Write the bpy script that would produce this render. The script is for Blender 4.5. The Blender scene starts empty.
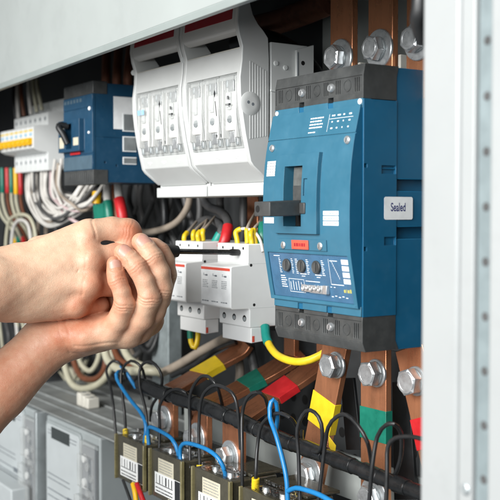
import bpy, bmesh, math, random
import numpy as np
from mathutils import Vector, Matrix
random.seed(7)
R_ = math.radians
S = bpy.context.scene
COL = S.collection
MM = 0.001          # the scene is written in millimetres: X right along the panel, Y into the cabinet, Z up
SKIN_H = 0.8        # cell size of the skin surface, mm

# ------------------------------------------------------------------ camera
YAW, PITCH = R_(33.4), R_(2.18)
CAM = Vector((552., -460., 0.))
f0 = Vector((-math.cos(YAW), math.sin(YAW), 0)); RT = Vector((math.sin(YAW), math.cos(YAW), 0)); ZZ = Vector((0, 0, 1))
FW = f0*math.cos(PITCH) - ZZ*math.sin(PITCH); UP = f0*math.sin(PITCH) + ZZ*math.cos(PITCH)
cd = bpy.data.cameras.new('camera'); cam = bpy.data.objects.new('camera', cd); COL.objects.link(cam)
m = Matrix((RT, UP, -FW)).transposed().to_4x4(); m.translation = CAM*MM; cam.matrix_world = m
cd.sensor_width = 36; cd.lens = 72; cd.clip_start = 0.02; cd.clip_end = 50
cd.dof.use_dof = True; cd.dof.focus_distance = 0.83; cd.dof.aperture_fstop = 11.5; cd.dof.aperture_blades = 0
S.camera = cam

# ------------------------------------------------------------------ light
w = bpy.data.worlds.new('World'); S.world = w; w.use_nodes = True
w.node_tree.nodes['Background'].inputs[0].default_value = (0.93, 0.97, 1.0, 1)
w.node_tree.nodes['Background'].inputs[1].default_value = 0.19
def area(name, loc, target, size, power, color=(1, 1, 1), sy=None):
    l = bpy.data.lights.new(name, 'AREA'); l.shape = 'RECTANGLE'; l.size = size; l.size_y = sy or size
    l.energy = power; l.color = color
    o = bpy.data.objects.new(name, l); COL.objects.link(o)
    o.location = Vector(loc)*MM
    o.rotation_euler = (Vector(target)-Vector(loc)).to_track_quat('-Z', 'Y').to_euler()
    return o
area('key_softbox', (20, -1520, 520), (-180, 0, -40), 0.75, 34, (1.0, 0.985, 0.96))
area('fill_softbox', (800, -1350, 360), (-200, 0, -20), 1.0, 27, (0.97, 0.99, 1.0))
S.view_settings.view_transform = 'Standard'; S.view_settings.look = 'None'
S.view_settings.exposure = 0.10; S.view_settings.gamma = 1.0
S.cycles.use_denoising = True; S.cycles.max_bounces = 8; S.cycles.transparent_max_bounces = 16
S.cycles.caustics_reflective = False; S.cycles.caustics_refractive = False
S.render.film_transparent = False

# ------------------------------------------------------------------ helpers
def at(px, py, X=None, Y=None, Z=None, D=None):
    """a point of the place seen at (px, py) of the 500 px photograph, on a plane X, Y, Z = const or at depth D"""
    d = FW + RT*((px-250)/1000) - UP*((py-250)/1000)
    t = D if D is not None else (X-CAM.x)/d.x if X is not None else (Y-CAM.y)/d.y if Y is not None else (Z-CAM.z)/d.z
    return CAM + d*t

def lin(r, g, b):
    f = lambda c: (c/255/12.92 if c/255 <= .04045 else ((c/255+.055)/1.055)**2.4)
    return (f(r), f(g), f(b))

MATS = {}
def mat(name, col, rough=.45, metal=0., var=.10, vscale=60., bump=.0, bscale=900., coat=0., rvar=.12, sss=0., stretch=None, spec=.5, dirt=None):
    m = bpy.data.materials.new(name); m.use_nodes = True
    nt = m.node_tree; N = nt.nodes; L = nt.links
    b = N['Principled BSDF']
    b.inputs['Metallic'].default_value = metal; b.inputs['Roughness'].default_value = rough
    b.inputs['Specular IOR Level'].default_value = spec
    if coat: b.inputs['Coat Weight'].default_value = coat; b.inputs['Coat Roughness'].default_value = .12
    tc = N.new('ShaderNodeTexCoord'); mp = N.new('ShaderNodeMapping'); L.new(tc.outputs['Object'], mp.inputs[0])
    if stretch: mp.inputs['Scale'].default_value = stretch
    nz = N.new('ShaderNodeTexNoise'); nz.inputs['Scale'].default_value = vscale; nz.inputs['Detail'].default_value = 5; nz.inputs['Roughness'].default_value = .62
    L.new(mp.outputs[0], nz.inputs['Vector'])
    cr = N.new('ShaderNodeValToRGB'); L.new(nz.outputs['Fac'], cr.inputs[0])
    cr.color_ramp.elements[0].position = .3; cr.color_ramp.elements[1].position = .7
    lo = [c*(1-var) for c in col]; hi = [min(1, c*(1+var)) for c in col]
    cr.color_ramp.elements[0].color = (*lo, 1); cr.color_ramp.elements[1].color = (*hi, 1)
    out = cr.outputs[0]
    if dirt:
        n2 = N.new('ShaderNodeTexNoise'); n2.inputs['Scale'].default_value = dirt[1]; n2.inputs['Detail'].default_value = 8; n2.inputs['Roughness'].default_value = .7
        L.new(tc.outputs['Object'], n2.inputs['Vector'])
        r2 = N.new('ShaderNodeValToRGB'); r2.color_ramp.elements[0].position = .52; r2.color_ramp.elements[1].position = .72
        r2.color_ramp.elements[0].color = (0, 0, 0, 1); r2.color_ramp.elements[1].color = (dirt[2],)*3+(1,)
        L.new(n2.outputs['Fac'], r2.inputs[0])
        mx = N.new('ShaderNodeMix'); mx.data_type = 'RGBA'; L.new(r2.outputs[0], mx.inputs['Factor'])
        L.new(out, mx.inputs[6]); mx.inputs[7].default_value = (*dirt[0], 1); out = mx.outputs[2]
    L.new(out, b.inputs['Base Color'])
    mr = N.new('ShaderNodeMapRange'); L.new(nz.outputs['Fac'], mr.inputs[0])
    mr.inputs['From Min'].default_value = .3; mr.inputs['From Max'].default_value = .7
    mr.inputs['To Min'].default_value = max(.03, rough-rvar); mr.inputs['To Max'].default_value = min(1, rough+rvar)
    L.new(mr.outputs[0], b.inputs['Roughness'])
    if bump:
        n3 = N.new('ShaderNodeTexNoise'); n3.inputs['Scale'].default_value = bscale; n3.inputs['Detail'].default_value = 3
        L.new(mp.outputs[0], n3.inputs['Vector'])
        bp = N.new('ShaderNodeBump'); bp.inputs['Strength'].default_value = bump; bp.inputs['Distance'].default_value = .0006
        L.new(n3.outputs['Fac'], bp.inputs['Height']); L.new(bp.outputs[0], b.inputs['Normal'])
    MATS[name] = m
    return m

def clear(name, tint, gloss=.25, rough=.08, bscale=120., bump=.25, milk=0.):
    m = bpy.data.materials.new(name); m.use_nodes = True
    nt = m.node_tree; N = nt.nodes; L = nt.links; N.remove(N['Principled BSDF'])
    t = N.new('ShaderNodeBsdfTransparent'); t.inputs[0].default_value = (*tint, 1)
    g = N.new('ShaderNodeBsdfGlossy'); g.inputs[0].default_value = (1, 1, 1, 1); g.inputs[1].default_value = rough
    fr = N.new('ShaderNodeLayerWeight'); fr.inputs[0].default_value = gloss
    nz = N.new('ShaderNodeTexNoise'); nz.inputs['Scale'].default_value = bscale
    tc = N.new('ShaderNodeTexCoord'); L.new(tc.outputs['Object'], nz.inputs['Vector'])
    bp = N.new('ShaderNodeBump'); bp.inputs['Strength'].default_value = bump; bp.inputs['Distance'].default_value = .002
    L.new(nz.outputs['Fac'], bp.inputs['Height']); L.new(bp.outputs[0], g.inputs['Normal']); L.new(bp.outputs[0], fr.inputs['Normal'])
    mx = N.new('ShaderNodeMixShader'); L.new(fr.outputs['Fresnel'], mx.inputs[0]); L.new(t.outputs[0], mx.inputs[1]); L.new(g.outputs[0], mx.inputs[2])
    fin = mx.outputs[0]
    if milk:
        df = N.new('ShaderNodeBsdfDiffuse'); df.inputs[0].default_value = (.85, .87, .86, 1); m2 = N.new('ShaderNodeMixShader'); m2.inputs[0].default_value = milk
        L.new(fin, m2.inputs[1]); L.new(df.outputs[0], m2.inputs[2]); fin = m2.outputs[0]
    L.new(fin, N['Material Output'].inputs[0])
    MATS[name] = m

mat('white_paint', (.355, .37, .37), .35, var=.02, vscale=12, coat=.15, bump=.04, bscale=500, dirt=((.27, .28, .28), 40, .22))
mat('frame_paint', (.36, .39, .38), .35, var=.025, vscale=9, coat=.1, bump=.04, bscale=500, dirt=((.27, .29, .28), 26, .25))
mat('lip_shade', (.30, .34, .33), .4, var=.04, vscale=30)  # frame paint made darker: the lintel's underside shade is put into the colour
mat('switch_white', (.57, .585, .575), .40, var=.03, vscale=40, bump=.03)
mat('white_plastic', (.82, .83, .82), .42, var=.03, vscale=40, bump=.03)
mat('grey_plastic', (.70, .72, .71), .45, var=.03, vscale=40, bump=.03)
mat('ivory_plastic', (.66, .64, .57), .45, var=.04)
mat('fascia_blue', (.034, .140, .215), .42, var=.06, vscale=45, bump=.05, bscale=1600, dirt=((.16, .28, .34), 60, .09))
mat('blue_plastic', (.008, .108, .215), .42, var=.06, vscale=45, bump=.05, bscale=1600, dirt=((.12, .22, .28), 60, .07))
mat('navy_plastic', (.012, .058, .115), .38, var=.08, vscale=45, bump=.04, bscale=1600, dirt=((.08, .14, .2), 160, .18))
mat('slate_plastic', (.075, .125, .165), .45, var=.1)
mat('trip_blue', (.060, .155, .265), .28, var=.12, vscale=90, coat=.4)
mat('black_plastic', (.050, .053, .053), .5, var=.18, vscale=70, bump=.08, bscale=1500, dirt=((.11, .11, .10), 110, .3))
mat('soft_black', (.014, .015, .016), .42, var=.2, bump=.04)
mat('hole_black', (.004, .004, .004), .8)
mat('wire_black', (.018, .019, .020), .38, var=.2, vscale=80)
mat('wire_grey', (.075, .075, .075), .5, var=.2)
mat('tape_black', (.013, .014, .015), .30, var=.25, vscale=110, bump=.25, bscale=260)
mat('wire_white', (.62, .60, .56), .45, var=.08, vscale=60)
mat('wire_pink', (.55, .42, .42), .45, var=.08, vscale=60)
mat('wire_cream', (.50, .48, .36), .45, var=.08, vscale=60)
mat('wire_beige', (.36, .30, .24), .5, var=.12, vscale=60)
mat('wire_brown', (.16, .055, .025), .45, var=.15)
mat('wire_blue', (.012, .19, .46), .36, var=.08)
mat('yellow', (.78, .55, .02), .38, var=.10, vscale=90, bump=.22, bscale=170)
mat('amber', (.85, .48, .01), .4, var=.06)
mat('green', (.010, .17, .115), .36, var=.16, vscale=90, bump=.25, bscale=170)
mat('teal', (.01, .27, .22), .4, var=.1)
mat('red', (.52, .018, .022), .38, var=.12, vscale=90, bump=.22, bscale=170)
mat('dull_red', (.30, .014, .024), .5, var=.12)
mat('red_print', (.75, .10, .06), .5, var=.05)
mat('copper', (.60, .245, .125), .30, metal=.8, var=.08, vscale=16, stretch=(9, 1, 1), bump=.12, bscale=130, rvar=.12, dirt=((.20, .08, .04), 38, .35))
mat('copper_vertical', (.70, .295, .15), .30, metal=.74, var=.07, vscale=45, stretch=(2.5, 2.5, .35), bump=.10, bscale=160, rvar=.12, dirt=((.26, .10, .05), 38, .28))
mat('copper_dull', (.24, .095, .055), .55, metal=.35, var=.2, vscale=25, dirt=((.06, .03, .02), 55, .6))
mat('zinc', (.62, .64, .65), .33, metal=.72, var=.12, vscale=170, bump=.06, bscale=600)
mat('steel', (.46, .50, .51), .42, metal=.6, var=.14, vscale=50, bump=.05, bscale=400)
mat('galvanised', (.33, .38, .39), .5, metal=.35, var=.2, vscale=70, bump=.05, bscale=300)
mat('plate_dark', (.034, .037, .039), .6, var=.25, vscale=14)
mat('plate_grey', (.46, .49, .47), .55, var=.08, vscale=9)
mat('shelf_grey', (.26, .275, .27), .5, var=.2, vscale=24, stretch=(1, .4, 1))
mat('meter_grey', (.33, .365, .37), .4, var=.05, vscale=30)
mat('meter_face', (.50, .54, .55), .4, var=.04, vscale=40)
mat('lcd', (.045, .055, .055), .25, var=.1)
mat('print_grey', (.16, .18, .20), .6)
mat('print_dark', (.02, .022, .025), .6)
mat('strip_grey', (.22, .265, .275), .45, metal=.2, var=.10, vscale=60)
mat('guard_grey', (.10, .105, .10), .4, var=.25, vscale=120)
mat('print_white', (.88, .90, .90), .5)
mat('print_navy', (.012, .02, .16), .5)
mat('print_yellow', (.55, .50, .12), .5)
mat('label_beige', (.58, .54, .42), .55, var=.06, vscale=90)
mat('label_moulding', (.20, .175, .085), .3, var=.2, vscale=90, coat=.4)
mat('ceramic', (.70, .70, .68), .3, var=.05)
mat('resin', (.060, .055, .038), .28, var=.22, vscale=80, coat=.5)
mat('shaft_steel', (.11, .112, .115), .24, metal=.85, var=.15, vscale=200)
mat('pale_blue', (.30, .52, .70), .5)
clear('clear_plastic', (.97, .98, .98), .16, .10, 160, .5)
clear('milky_plastic', (.96, .97, .97), .22, .10, 190, .6, .22)
clear('clear_sheet', (.95, .96, .97), .10, .06, 60, .1)

ORG = {}
def tag(o, label=None, cat=None, group=None, kind=None):
    if label: o['label'] = label
    if cat: o['category'] = cat
    if group: o['group'] = group
    if kind: o['kind'] = kind
    return o
def thing(name, label, cat, loc, group=None):
    o = bpy.data.objects.new(name, None); COL.objects.link(o); o.empty_display_size = .02
    o.location = Vector(loc)*MM; ORG[o] = Vector(loc)
    return tag(o, label, cat, group)

class MB:
    """collects shapes (in mm) and links them as one mesh object"""
    def __init__(s): s.v = []; s.f = []
    def add(s, vs, fs):
        n = len(s.v); s.v += [tuple(q) for q in vs]; s.f += [tuple(i+n for i in q) for q in fs]; return s
    def box(s, x0, x1, y0, y1, z0, z1):
        return s.add([(x, y, z) for x in (x0, x1) for y in (y0, y1) for z in (z0, z1)],
                     [(0, 1, 3, 2), (4, 6, 7, 5), (0, 4, 5, 1), (2, 3, 7, 6), (0, 2, 6, 4), (1, 5, 7, 3)])
    def hull(s, a, b):
        """prism between two equal outlines"""
        n = len(a)
        return s.add(list(a)+list(b), [tuple(range(n))[::-1], tuple(range(n, 2*n))]+[(i, (i+1) % n, n+(i+1) % n, n+i) for i in range(n)])
    def prism_x(s, yz, x0, x1): return s.hull([(x0, y, z) for y, z in yz], [(x1, y, z) for y, z in yz])
    def prism_y(s, xz, y0, y1): return s.hull([(x, y0, z) for x, z in xz], [(x, y1, z) for x, z in xz])
    def lathe(s, base, axis, prof, n=20, rot=0.):
        """prof = [(distance along axis, radius)]"""
        b = Vector(base); a = Vector(axis).normalized()
        u = a.orthogonal().normalized(); w_ = a.cross(u)
        rings = []
        for d, r in prof:
            rings.append([b+a*d+(u*math.cos(2*math.pi*i/n+rot)+w_*math.sin(2*math.pi*i/n+rot))*max(r, 1e-4) for i in range(n)])
        vs = [q for r in rings for q in r]; fs = []
        for k in range(len(rings)-1):
            fs += [(k*n+i, k*n+(i+1) % n, (k+1)*n+(i+1) % n, (k+1)*n+i) for i in range(n)]
        fs += [tuple(range(n))[::-1], tuple(range((len(rings)-1)*n, len(rings)*n))]
        return s.add(vs, fs)
    def cyl(s, p0, p1, r, n=16, r2=None):
        p0 = Vector(p0); p1 = Vector(p1)
        return s.lathe(p0, p1-p0, [(0, r), ((p1-p0).length, r if r2 is None else r2)], n)
    def tube(s, pts, r, n=10, step=6, bumps=None):
        pts = spline([Vector(p) for p in pts], step)
        T = [(pts[min(i+1, len(pts)-1)]-pts[max(i-1, 0)]).normalized() for i in range(len(pts))]
        u = T[0].orthogonal().normalized(); rings = []
        for i, p in enumerate(pts):
            u = (u-T[i]*u.dot(T[i])).normalized(); w_ = T[i].cross(u)
            rr = r if bumps is None else r*bumps(i/(len(pts)-1))
            rings.append([p+(u*math.cos(2*math.pi*k/n)+w_*math.sin(2*math.pi*k/n))*rr for k in range(n)])
        vs = [q for g in rings for q in g]; fs = []
        for k in range(len(rings)-1):
            fs += [(k*n+i, k*n+(i+1) % n, (k+1)*n+(i+1) % n, (k+1)*n+i) for i in range(n)]
        fs += [tuple(range(n))[::-1], tuple(range((len(rings)-1)*n, len(rings)*n))]
        return s.add(vs, fs)
    def relief(s, u0, u1, v0, v1, rects, fmap, back, ucuts=(), vcuts=()):
        """a panel with raised and sunk rectangles: rects = [(u0, v0, u1, v1, height)], later ones win"""
        us = sorted({round(q, 3) for q in [u0, u1, *ucuts]+[r[0] for r in rects]+[r[2] for r in rects] if u0 <= q <= u1})
        vs = sorted({round(q, 3) for q in [v0, v1, *vcuts]+[r[1] for r in rects]+[r[3] for r in rects] if v0 <= q <= v1})
        H = {}
        for i in range(len(us)-1):
            for j in range(len(vs)-1):
                cu, cv = (us[i]+us[i+1])/2, (vs[j]+vs[j+1])/2; h = 0
                for a, b, c, d, e in rects:
                    if a < cu < c and b < cv < d: h = e
                H[i, j] = h
        idx = {}; V = []; Fs = []
        def vid(i, j, h):
            k = (i, j, round(h, 3))
            if k not in idx: idx[k] = len(V); V.append(fmap(us[i], vs[j], h))
            return idx[k]
        g = lambda i, j: H.get((i, j), back)
        for (i, j), h in H.items():
            Fs.append((vid(i, j, h), vid(i+1, j, h), vid(i+1, j+1, h), vid(i, j+1, h)))
        for i in range(len(us)):
            for j in range(len(vs)-1):
                a, b = g(i-1, j), g(i, j)
                if abs(a-b) > 1e-6: Fs.append((vid(i, j, a), vid(i, j+1, a), vid(i, j+1, b), vid(i, j, b)))
        for j in range(len(vs)):
            for i in range(len(us)-1):
                a, b = g(i, j-1), g(i, j)
                if abs(a-b) > 1e-6: Fs.append((vid(i, j, a), vid(i+1, j, a), vid(i+1, j, b), vid(i, j, b)))
        return s.add(V, Fs)
    def text(s, string, size, fmap, sx=1., bold=0., align='CENTER'):
        c = bpy.data.curves.new('t', 'FONT'); c.body = string; c.size = size; c.align_x = align; c.align_y = 'CENTER'; c.offset = bold
        o = bpy.data.objects.new('t', c); COL.objects.link(o)
        dg = bpy.context.evaluated_depsgraph_get(); me = bpy.data.meshes.new_from_object(o.evaluated_get(dg))
        s.add([fmap(v.co.x*sx, v.co.y) for v in me.vertices], [tuple(p.vertices) for p in me.polygons])
        bpy.data.objects.remove(o); bpy.data.curves.remove(c); bpy.data.meshes.remove(me)
        return s
    def build(s, name, material, parent=None, bevel=0., segs=2, loc=None, flat=False, angle=38):
        org = ORG[parent] if parent is not None else Vector(loc or (0, 0, 0))
        me = bpy.data.meshes.new(name)
        me.from_pydata([((x-org.x)*MM, (y-org.y)*MM, (z-org.z)*MM) for x, y, z in s.v], [], s.f)
        bm = bmesh.new(); bm.from_mesh(me); bmesh.ops.recalc_face_normals(bm, faces=bm.faces); bm.to_mesh(me); bm.free()
        if not flat:
            me.polygons.foreach_set('use_smooth', [True]*len(me.polygons)); me.set_sharp_from_angle(angle=R_(angle))
        o = bpy.data.objects.new(name, me); COL.objects.link(o)
        o.data.materials.append(MATS[material] if isinstance(material, str) else material)
        ORG[o] = org
        if parent is not None: o.parent = parent
        else: o.location = org*MM
        if bevel:
            b = o.modifiers.new('bevel', 'BEVEL'); b.width = bevel*MM; b.segments = segs; b.limit_method = 'ANGLE'; b.angle_limit = R_(40)
            b.harden_normals = False; b.use_clamp_overlap = True
        return o

def spline(P, step=6.):
    """Catmull-Rom through the points, about one ring each `step` mm"""
    if len(P) == 2: P = [P[0], (P[0]+P[1])/2, P[1]]
    Q = [P[0]*2-P[1]]+P+[P[-1]*2-P[-2]]; out = []
    for i in range(1, len(Q)-2):
        a, b, c, d = Q[i-1:i+3]; n = max(2, int((c-b).length/step))
        for k in range(n):
            t = k/n
            out.append(.5*((2*b)+(c-a)*t+(2*a-5*b+4*c-d)*t*t+(3*b-a-3*c+d)*t**3))
    out.append(P[-1]); return out

def dup(root, dloc, label=None):
    """a copy of a thing with its parts and sub-parts"""
    r = root.copy(); COL.objects.link(r); r.location = root.location+Vector(dloc)*MM; ORG[r] = ORG[root]+Vector(dloc)
    if label: r['label'] = label
    def rec(src, dst):
        for ch in list(src.children):
            c = ch.copy(); COL.objects.link(c); c.parent = dst; ORG[c] = ORG[r]
            rec(ch, c)
    rec(root, r)
    return r

def hexbolt(parent, base, axis=(0, -1, 0), r=10., h=8., wr=13., rot=.3, name='hex_bolt', shank=0):
    """bolt head on a washer, sitting on the face at base"""
    b = Vector(base); a = Vector(axis).normalized()
    wsh = MB().lathe(b, a, [(0, wr), (1.6, wr), (2.2, wr-.6), (2.2, r*.8)], 28)
    spr = MB().lathe(b+a*2.25, a, [(0, r*.93), (2.0, r*.93)], 24)
    hb = MB().lathe(b+a*4.3, a, [(0, r*.97), (.5, r), (h-1.2, r), (h, r*.82)], 6, rot)
    hb.lathe(b+a*(4.3+h-.6), a, [(0, r*.84), (.7, r*.78), (.75, r*.6), (.55, r*.58)], 24)
    o = hb.build(name, 'zinc', parent, .35, angle=30)
    wsh.build('washer', 'zinc', o); spr.build('spring_washer', 'steel', o, .3)
    return o
def screwhead(parent, base, r, axis=(0, -1, 0), h=1.2, name='screw', m='zinc', slot=True):
    b = Vector(base); a = Vector(axis).normalized()
    s = MB().lathe(b, a, [(-1.5, r), (h*.5, r), (h, r*.72), (h, r*.3)], 18)
    o = s.build(name, m, parent)
    if slot:
        u = a.orthogonal().normalized(); w_ = a.cross(u); d = (u*.8+w_*.6); e = a.cross(d)
        q = MB()
        for A, B in ((d, e), (e, d)):
            q.hull([b+a*(h+.04)+A*r*.55+B*r*.12, b+a*(h+.04)-A*r*.55+B*r*.12, b+a*(h+.04)-A*r*.55-B*r*.12, b+a*(h+.04)+A*r*.55-B*r*.12],
                   [b+a*(h*.4)+A*r*.55+B*r*.12, b+a*(h*.4)-A*r*.55+B*r*.12, b+a*(h*.4)-A*r*.55-B*r*.12, b+a*(h*.4)+A*r*.55-B*r*.12])
            break
        q.build('slot', 'print_dark', o)
    return o
def wire(name, label, cat, pts, r, material, group=None, n=10, step=5, sleeves=(), bumps=None):
    """pts = (px, py, Y) triples; sleeves = [(index of the end: 0/-1, length, radius, material)]"""
    P = [at(a, b, Y=c) for a, b, c in pts]
    o = MB().tube(P, r, n, step, bumps).build(name, material, loc=P[0])
    tag(o, label, cat, group)
    for end, ln, rr, mt in sleeves:
        C = spline(P, 2.)
        if end == -1: C = C[::-1]
        acc = 0; seg = [C[0]]
        for q in C[1:]:
            acc += (q-seg[-1]).length; seg.append(q)
            if acc >= ln: break
        MB().tube(seg, rr, 12, 3).build('ferrule' if ln < 22 else 'sleeve', mt, o, .3)
    return o

# ------------------------------------------------------------------ enclosure
P0 = at(0, 88.5, Y=-60); ang = R_(2.73)
FD = Vector((math.cos(ang), -math.sin(ang), 0)); FN = Vector((-math.sin(ang), -math.cos(ang), 0))   # along the frame, out of the frame
def fr(s_, n_, z_): return P0+FD*s_+FN*n_+ZZ*(z_-P0.z)
def fs(px, py):
    d = FW + RT*((px-250)/1000) - UP*((py-250)/1000); t = (P0-CAM).dot(FN)/d.dot(FN); return (CAM+d*t-P0).dot(FD)
zl = P0.z
enc = thing('enclosure', 'white painted steel cabinet with an open front around all the equipment', 'cabinet', fr(0, 0, -480))
def fbox(mb, s0, s1, n0, n1, z0, z1):
    return mb.hull([fr(s0, n0, z0), fr(s1, n0, z0), fr(s1, n1, z0), fr(s0, n1, z0)], [fr(s0, n0, z1), fr(s1, n0, z1), fr(s1, n1, z1), fr(s0, n1, z1)])
sA, sB, sC, sD, sE = fs(422.5, 250), fs(460, 250), fs(474, 250), fs(490, 250), fs(640, 250)
lint = MB(); fbox(lint, -700, sA, -2, 0, zl+5, zl+420)
lint.build('lintel', 'frame_paint', enc, .8)
lip = MB()
q = [(0.3, zl+5), (-1.5, zl), (-9, zl+1), (-9, zl+4), (-3, zl+5)]
lip.hull([fr(-700, n, z) for n, z in q], [fr(sA-2, n, z) for n, z in q]); lip.build('lintel_lip', 'lip_shade', enc, .5)
post = MB(); fbox(post, sA, sB, -24, 1.2, -480, zl+420); post.build('post', 'white_paint', enc, 2.5, 4)
post2 = MB(); fbox(post2, sB+.3, sC, -24, .2, -480, zl+420); post2.build('post_return', 'white_paint', enc, 1.0, 3)
stp = MB(); fbox(stp, sC+.3, sD-.3, -24, -2.2, -480, zl+420); st = stp.build('perforated_strip', 'strip_grey', enc, .3)
hol = MB()
z = at(482, 44, Y=-90).z
pitch = (at(482, 44, Y=-90).z-at(482, 207, Y=-90).z)/3
zz = z+5*pitch
while zz > -400:
    hol.lathe(fr((sC+sD)/2+.3, -2.15, zz), FN, [(0, 2.3), (.12, 2.2)], 16); zz -= pitch
hol.build('punched_holes', 'wire_grey', st)
edge = MB(); fbox(edge, sD, sE, -24, 1.0, -480, zl+420); edge.build('door_edge', 'white_paint', enc, 2.0, 3)
scp = fr(fs(466, 485), .2, at(466, 485, Y=-92).z)
screwhead(enc, scp, 3.2, FN, 1.4, 'rivet', 'steel', slot=False)
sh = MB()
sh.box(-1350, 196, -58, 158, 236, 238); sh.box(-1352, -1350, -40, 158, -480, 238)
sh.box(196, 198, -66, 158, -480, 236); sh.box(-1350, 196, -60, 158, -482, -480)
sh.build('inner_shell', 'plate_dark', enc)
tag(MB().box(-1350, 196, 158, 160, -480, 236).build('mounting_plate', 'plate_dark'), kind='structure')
tag(MB().box(-240, 190, 148, 150, 20, 234).build('grey_backing_sheet', 'plate_grey', None, .5), 'plain light grey backing sheet behind the upper copper bars', 'panel')

# ------------------------------------------------------------------ large blue breaker
XW = -109.
cb = thing('circuit_breaker', 'large blue moulded circuit breaker with a black lever and a white sticker on its side', 'circuit breaker', (-54, 40, -102))
bk = MB()
side = lambda x0: (lambda u, v, h: (x0+h, u, v))
bk.relief(31.5, 100, -101.2, 105, [(31.4, 15.3, 101, 24, -9), (31.4, -19.8, 101, -11, -9)], side(0), XW)
bk.build('body', 'blue_plastic', cb, .5)
bf = MB()
bf.relief(0.2, 31.6, -75.5, 80.5, [(17.2, 27.6, 30.7, 33.6, -2.2), (18, 31.0, 30.7, 31.8, -.6), (20, -24.2, 31, -18.2, -2.2), (.9, 31.6, 3.6, 34.6, -5), (.9, -28, 3.6, -25, -5)], side(.9), XW+.5)
bf.build('front_housing', 'blue_plastic', cb, .45)
polec = [-91.5, -55, -18.5]; scx = [-73.2, -36.8]
def yfront(u, v, h): return (u, -h, v)
def cover(zlo, zhi, top):
    rects = []
    for k, c in enumerate(polec):
        for dx in (-11, 11):
            for e in (-2.2, 0, 2.2): rects.append((c+dx+e-.55, (86.5 if top else -91.5), c+dx+e+.55, (96.5 if top else -80.5), -1.8))
    if top: rects = [(-110, 97.6, 1, 106, -.0), (-108.2, 84.6, -.8, 97.6, -.9)]+[(a, b, c, d, -2.6) for a, b, c, d, e in rects]
    else: rects = [(-108.2, -93.6, -.8, -78.6, -.9)]+[(a, b, c, d, -2.6) for a, b, c, d, e in rects]
    nt = [(x-3.2, (81 if top else -78.6), x+3.2, (84.4 if top else -75.), -6) for x in scx]
    mb = MB()
    ys = (lambda u, v, h: (u, -h+(max(0, v-97.6)*.22), v)) if top else (lambda u, v, h: (u, -h+(max(0, -94.2-v)*.45), v))
    mb.relief(XW, .5, zlo, zhi, rects+nt, ys, -31.4, vcuts=(97.6, -94.2))
    o = mb.build('terminal_cover', 'black_plastic', cb, .35)
    zc = 91.6 if top else -86.0
    for c in polec:
        rg = MB().lathe((c, .9, zc), (0, -1, 0), [(0, 4.6), (.5, 4.4), (.5, 3.7), (.05, 3.5)], 26)
        rg.build('knockout_ring', 'black_plastic', o)
    for x in scx: screwhead(cb, (x, .9, zc), 3.3, (0, -1, 0), 2.4)
    return o
cover(81, 105.7, True); cover(-101, -75.3, False)
sh_ = MB(); sh_.relief(XW+.8, .2, 74, 81, [(x-3.2, 76.5, x+3.2, 81, -5) for x in scx], lambda u, v, h: (u, -.5-h, v), -8)
sh_.build('shoulder', 'fascia_blue', cb, .3)
sh_ = MB(); sh_.relief(XW+.8, .2, -75.2, -68, [(x-3.2, -75.2, x+3.2, -70.5, -5) for x in scx], lambda u, v, h: (u, -1.2-h, v), -8)
sh_.build('shoulder', 'fascia_blue', cb, .3)
screwhead(cb, (-105.2, -.6, 78.2), 1.9, (0, -1, 0), 1.0, m='print_white', slot=False); screwhead(cb, (-2.2, -.6, 78.6), 2.1, (0, -1, 0), 1.0, m='print_white', slot=False)
CUR = [(-69.5, -3.4), (-66, -4.), (-58, -5.6), (-48, -7.4), (-38, -9.2), (-30, -10.6), (-18, -11.4), (0, -11.6), (20, -11.2), (36, -10), (48, -8.2), (56, -6.6), (66, -4.2), (76.5, -1.8)]
def yc(v): return float(np.interp(v, [c[0] for c in CUR], [c[1] for c in CUR]))
fm = lambda u, v, h: (u, yc(v)-h, v)
vc = tuple(np.arange(-69.5, 77, 3.))
fc = MB()
fc.relief(XW-.4, -.2, -69.3, 76.4, [
    (XW-1, 55.6, 1, 56.6, -.8),                                        # joint under the printed head
    (-89, -16.4, -34.6, 44, 3.6), (-91, -16.4, -89, 44, 1.2),          # raised frame round the lever
    (-76.5, -11, -53.5, 34.8, -9), (-51.5, 12, -46.5, 25, 2.0),        # slot, small window
    (-87.2, -28.8, -26.4, -20.6, 1.1),                                 # test button plate
    (-104.5, -66.4, -4.2, -31.6, -1.6)], fm, -11, vcuts=vc)
fo = fc.build('fascia', 'fascia_blue', cb, .5); fo.data.materials.append(MATS['blue_plastic'])
for p_ in fo.data.polygons:
    if abs(p_.normal.x) > .8 and p_.center.x*1000+ORG[cb].x > -1.: p_.material_index = 1
# trip unit behind its clear cover
tp = MB(); tp.relief(-104.3, -4.4, -66.2, -31.8, [], lambda u, v, h: (u, yc(v)+1.0-h, v), -.5, vcuts=vc)
tpo = tp.build('trip_unit', 'trip_blue', cb)
mk = MB()
tf = lambda u, v, h: (u, yc(v)+.95-h, v)
def bar(mb, f, u0, v0, u1, v1, t=.06, h=.0):
    return mb.add([f(u0, v0, h), f(u1, v0, h), f(u1, v1, h), f(u0, v1, h), f(u0, v0, h+t), f(u1, v0, h+t), f(u1, v1, h+t), f(u0, v1, h+t)],
                  [(0, 1, 2, 3), (4, 5, 6, 7), (0, 1, 5, 4), (1, 2, 6, 5), (2, 3, 7, 6), (3, 0, 4, 7)])
def frame_(mb, f, u0, v0, u1, v1, t=.35):
    for a in ((u0, v0, u1, v0+t), (u0, v1-t, u1, v1), (u0, v0, u0+t, v1), (u1-t, v0, u1, v1)): bar(mb, f, *a)
for k in range(9):
    bar(mk, tf, -92, -36.5-k*1.35, -90.4+.6*(k % 3), -36.-k*1.35); bar(mk, tf, -70.2, -36.5-k*1.35, -67.5+.8*(k % 2), -36.-k*1.35)
for k in range(6): bar(mk, tf, -92, -50.2-k*1.7, -86.5+(k*7 % 3), -49.5-k*1.7)
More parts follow.
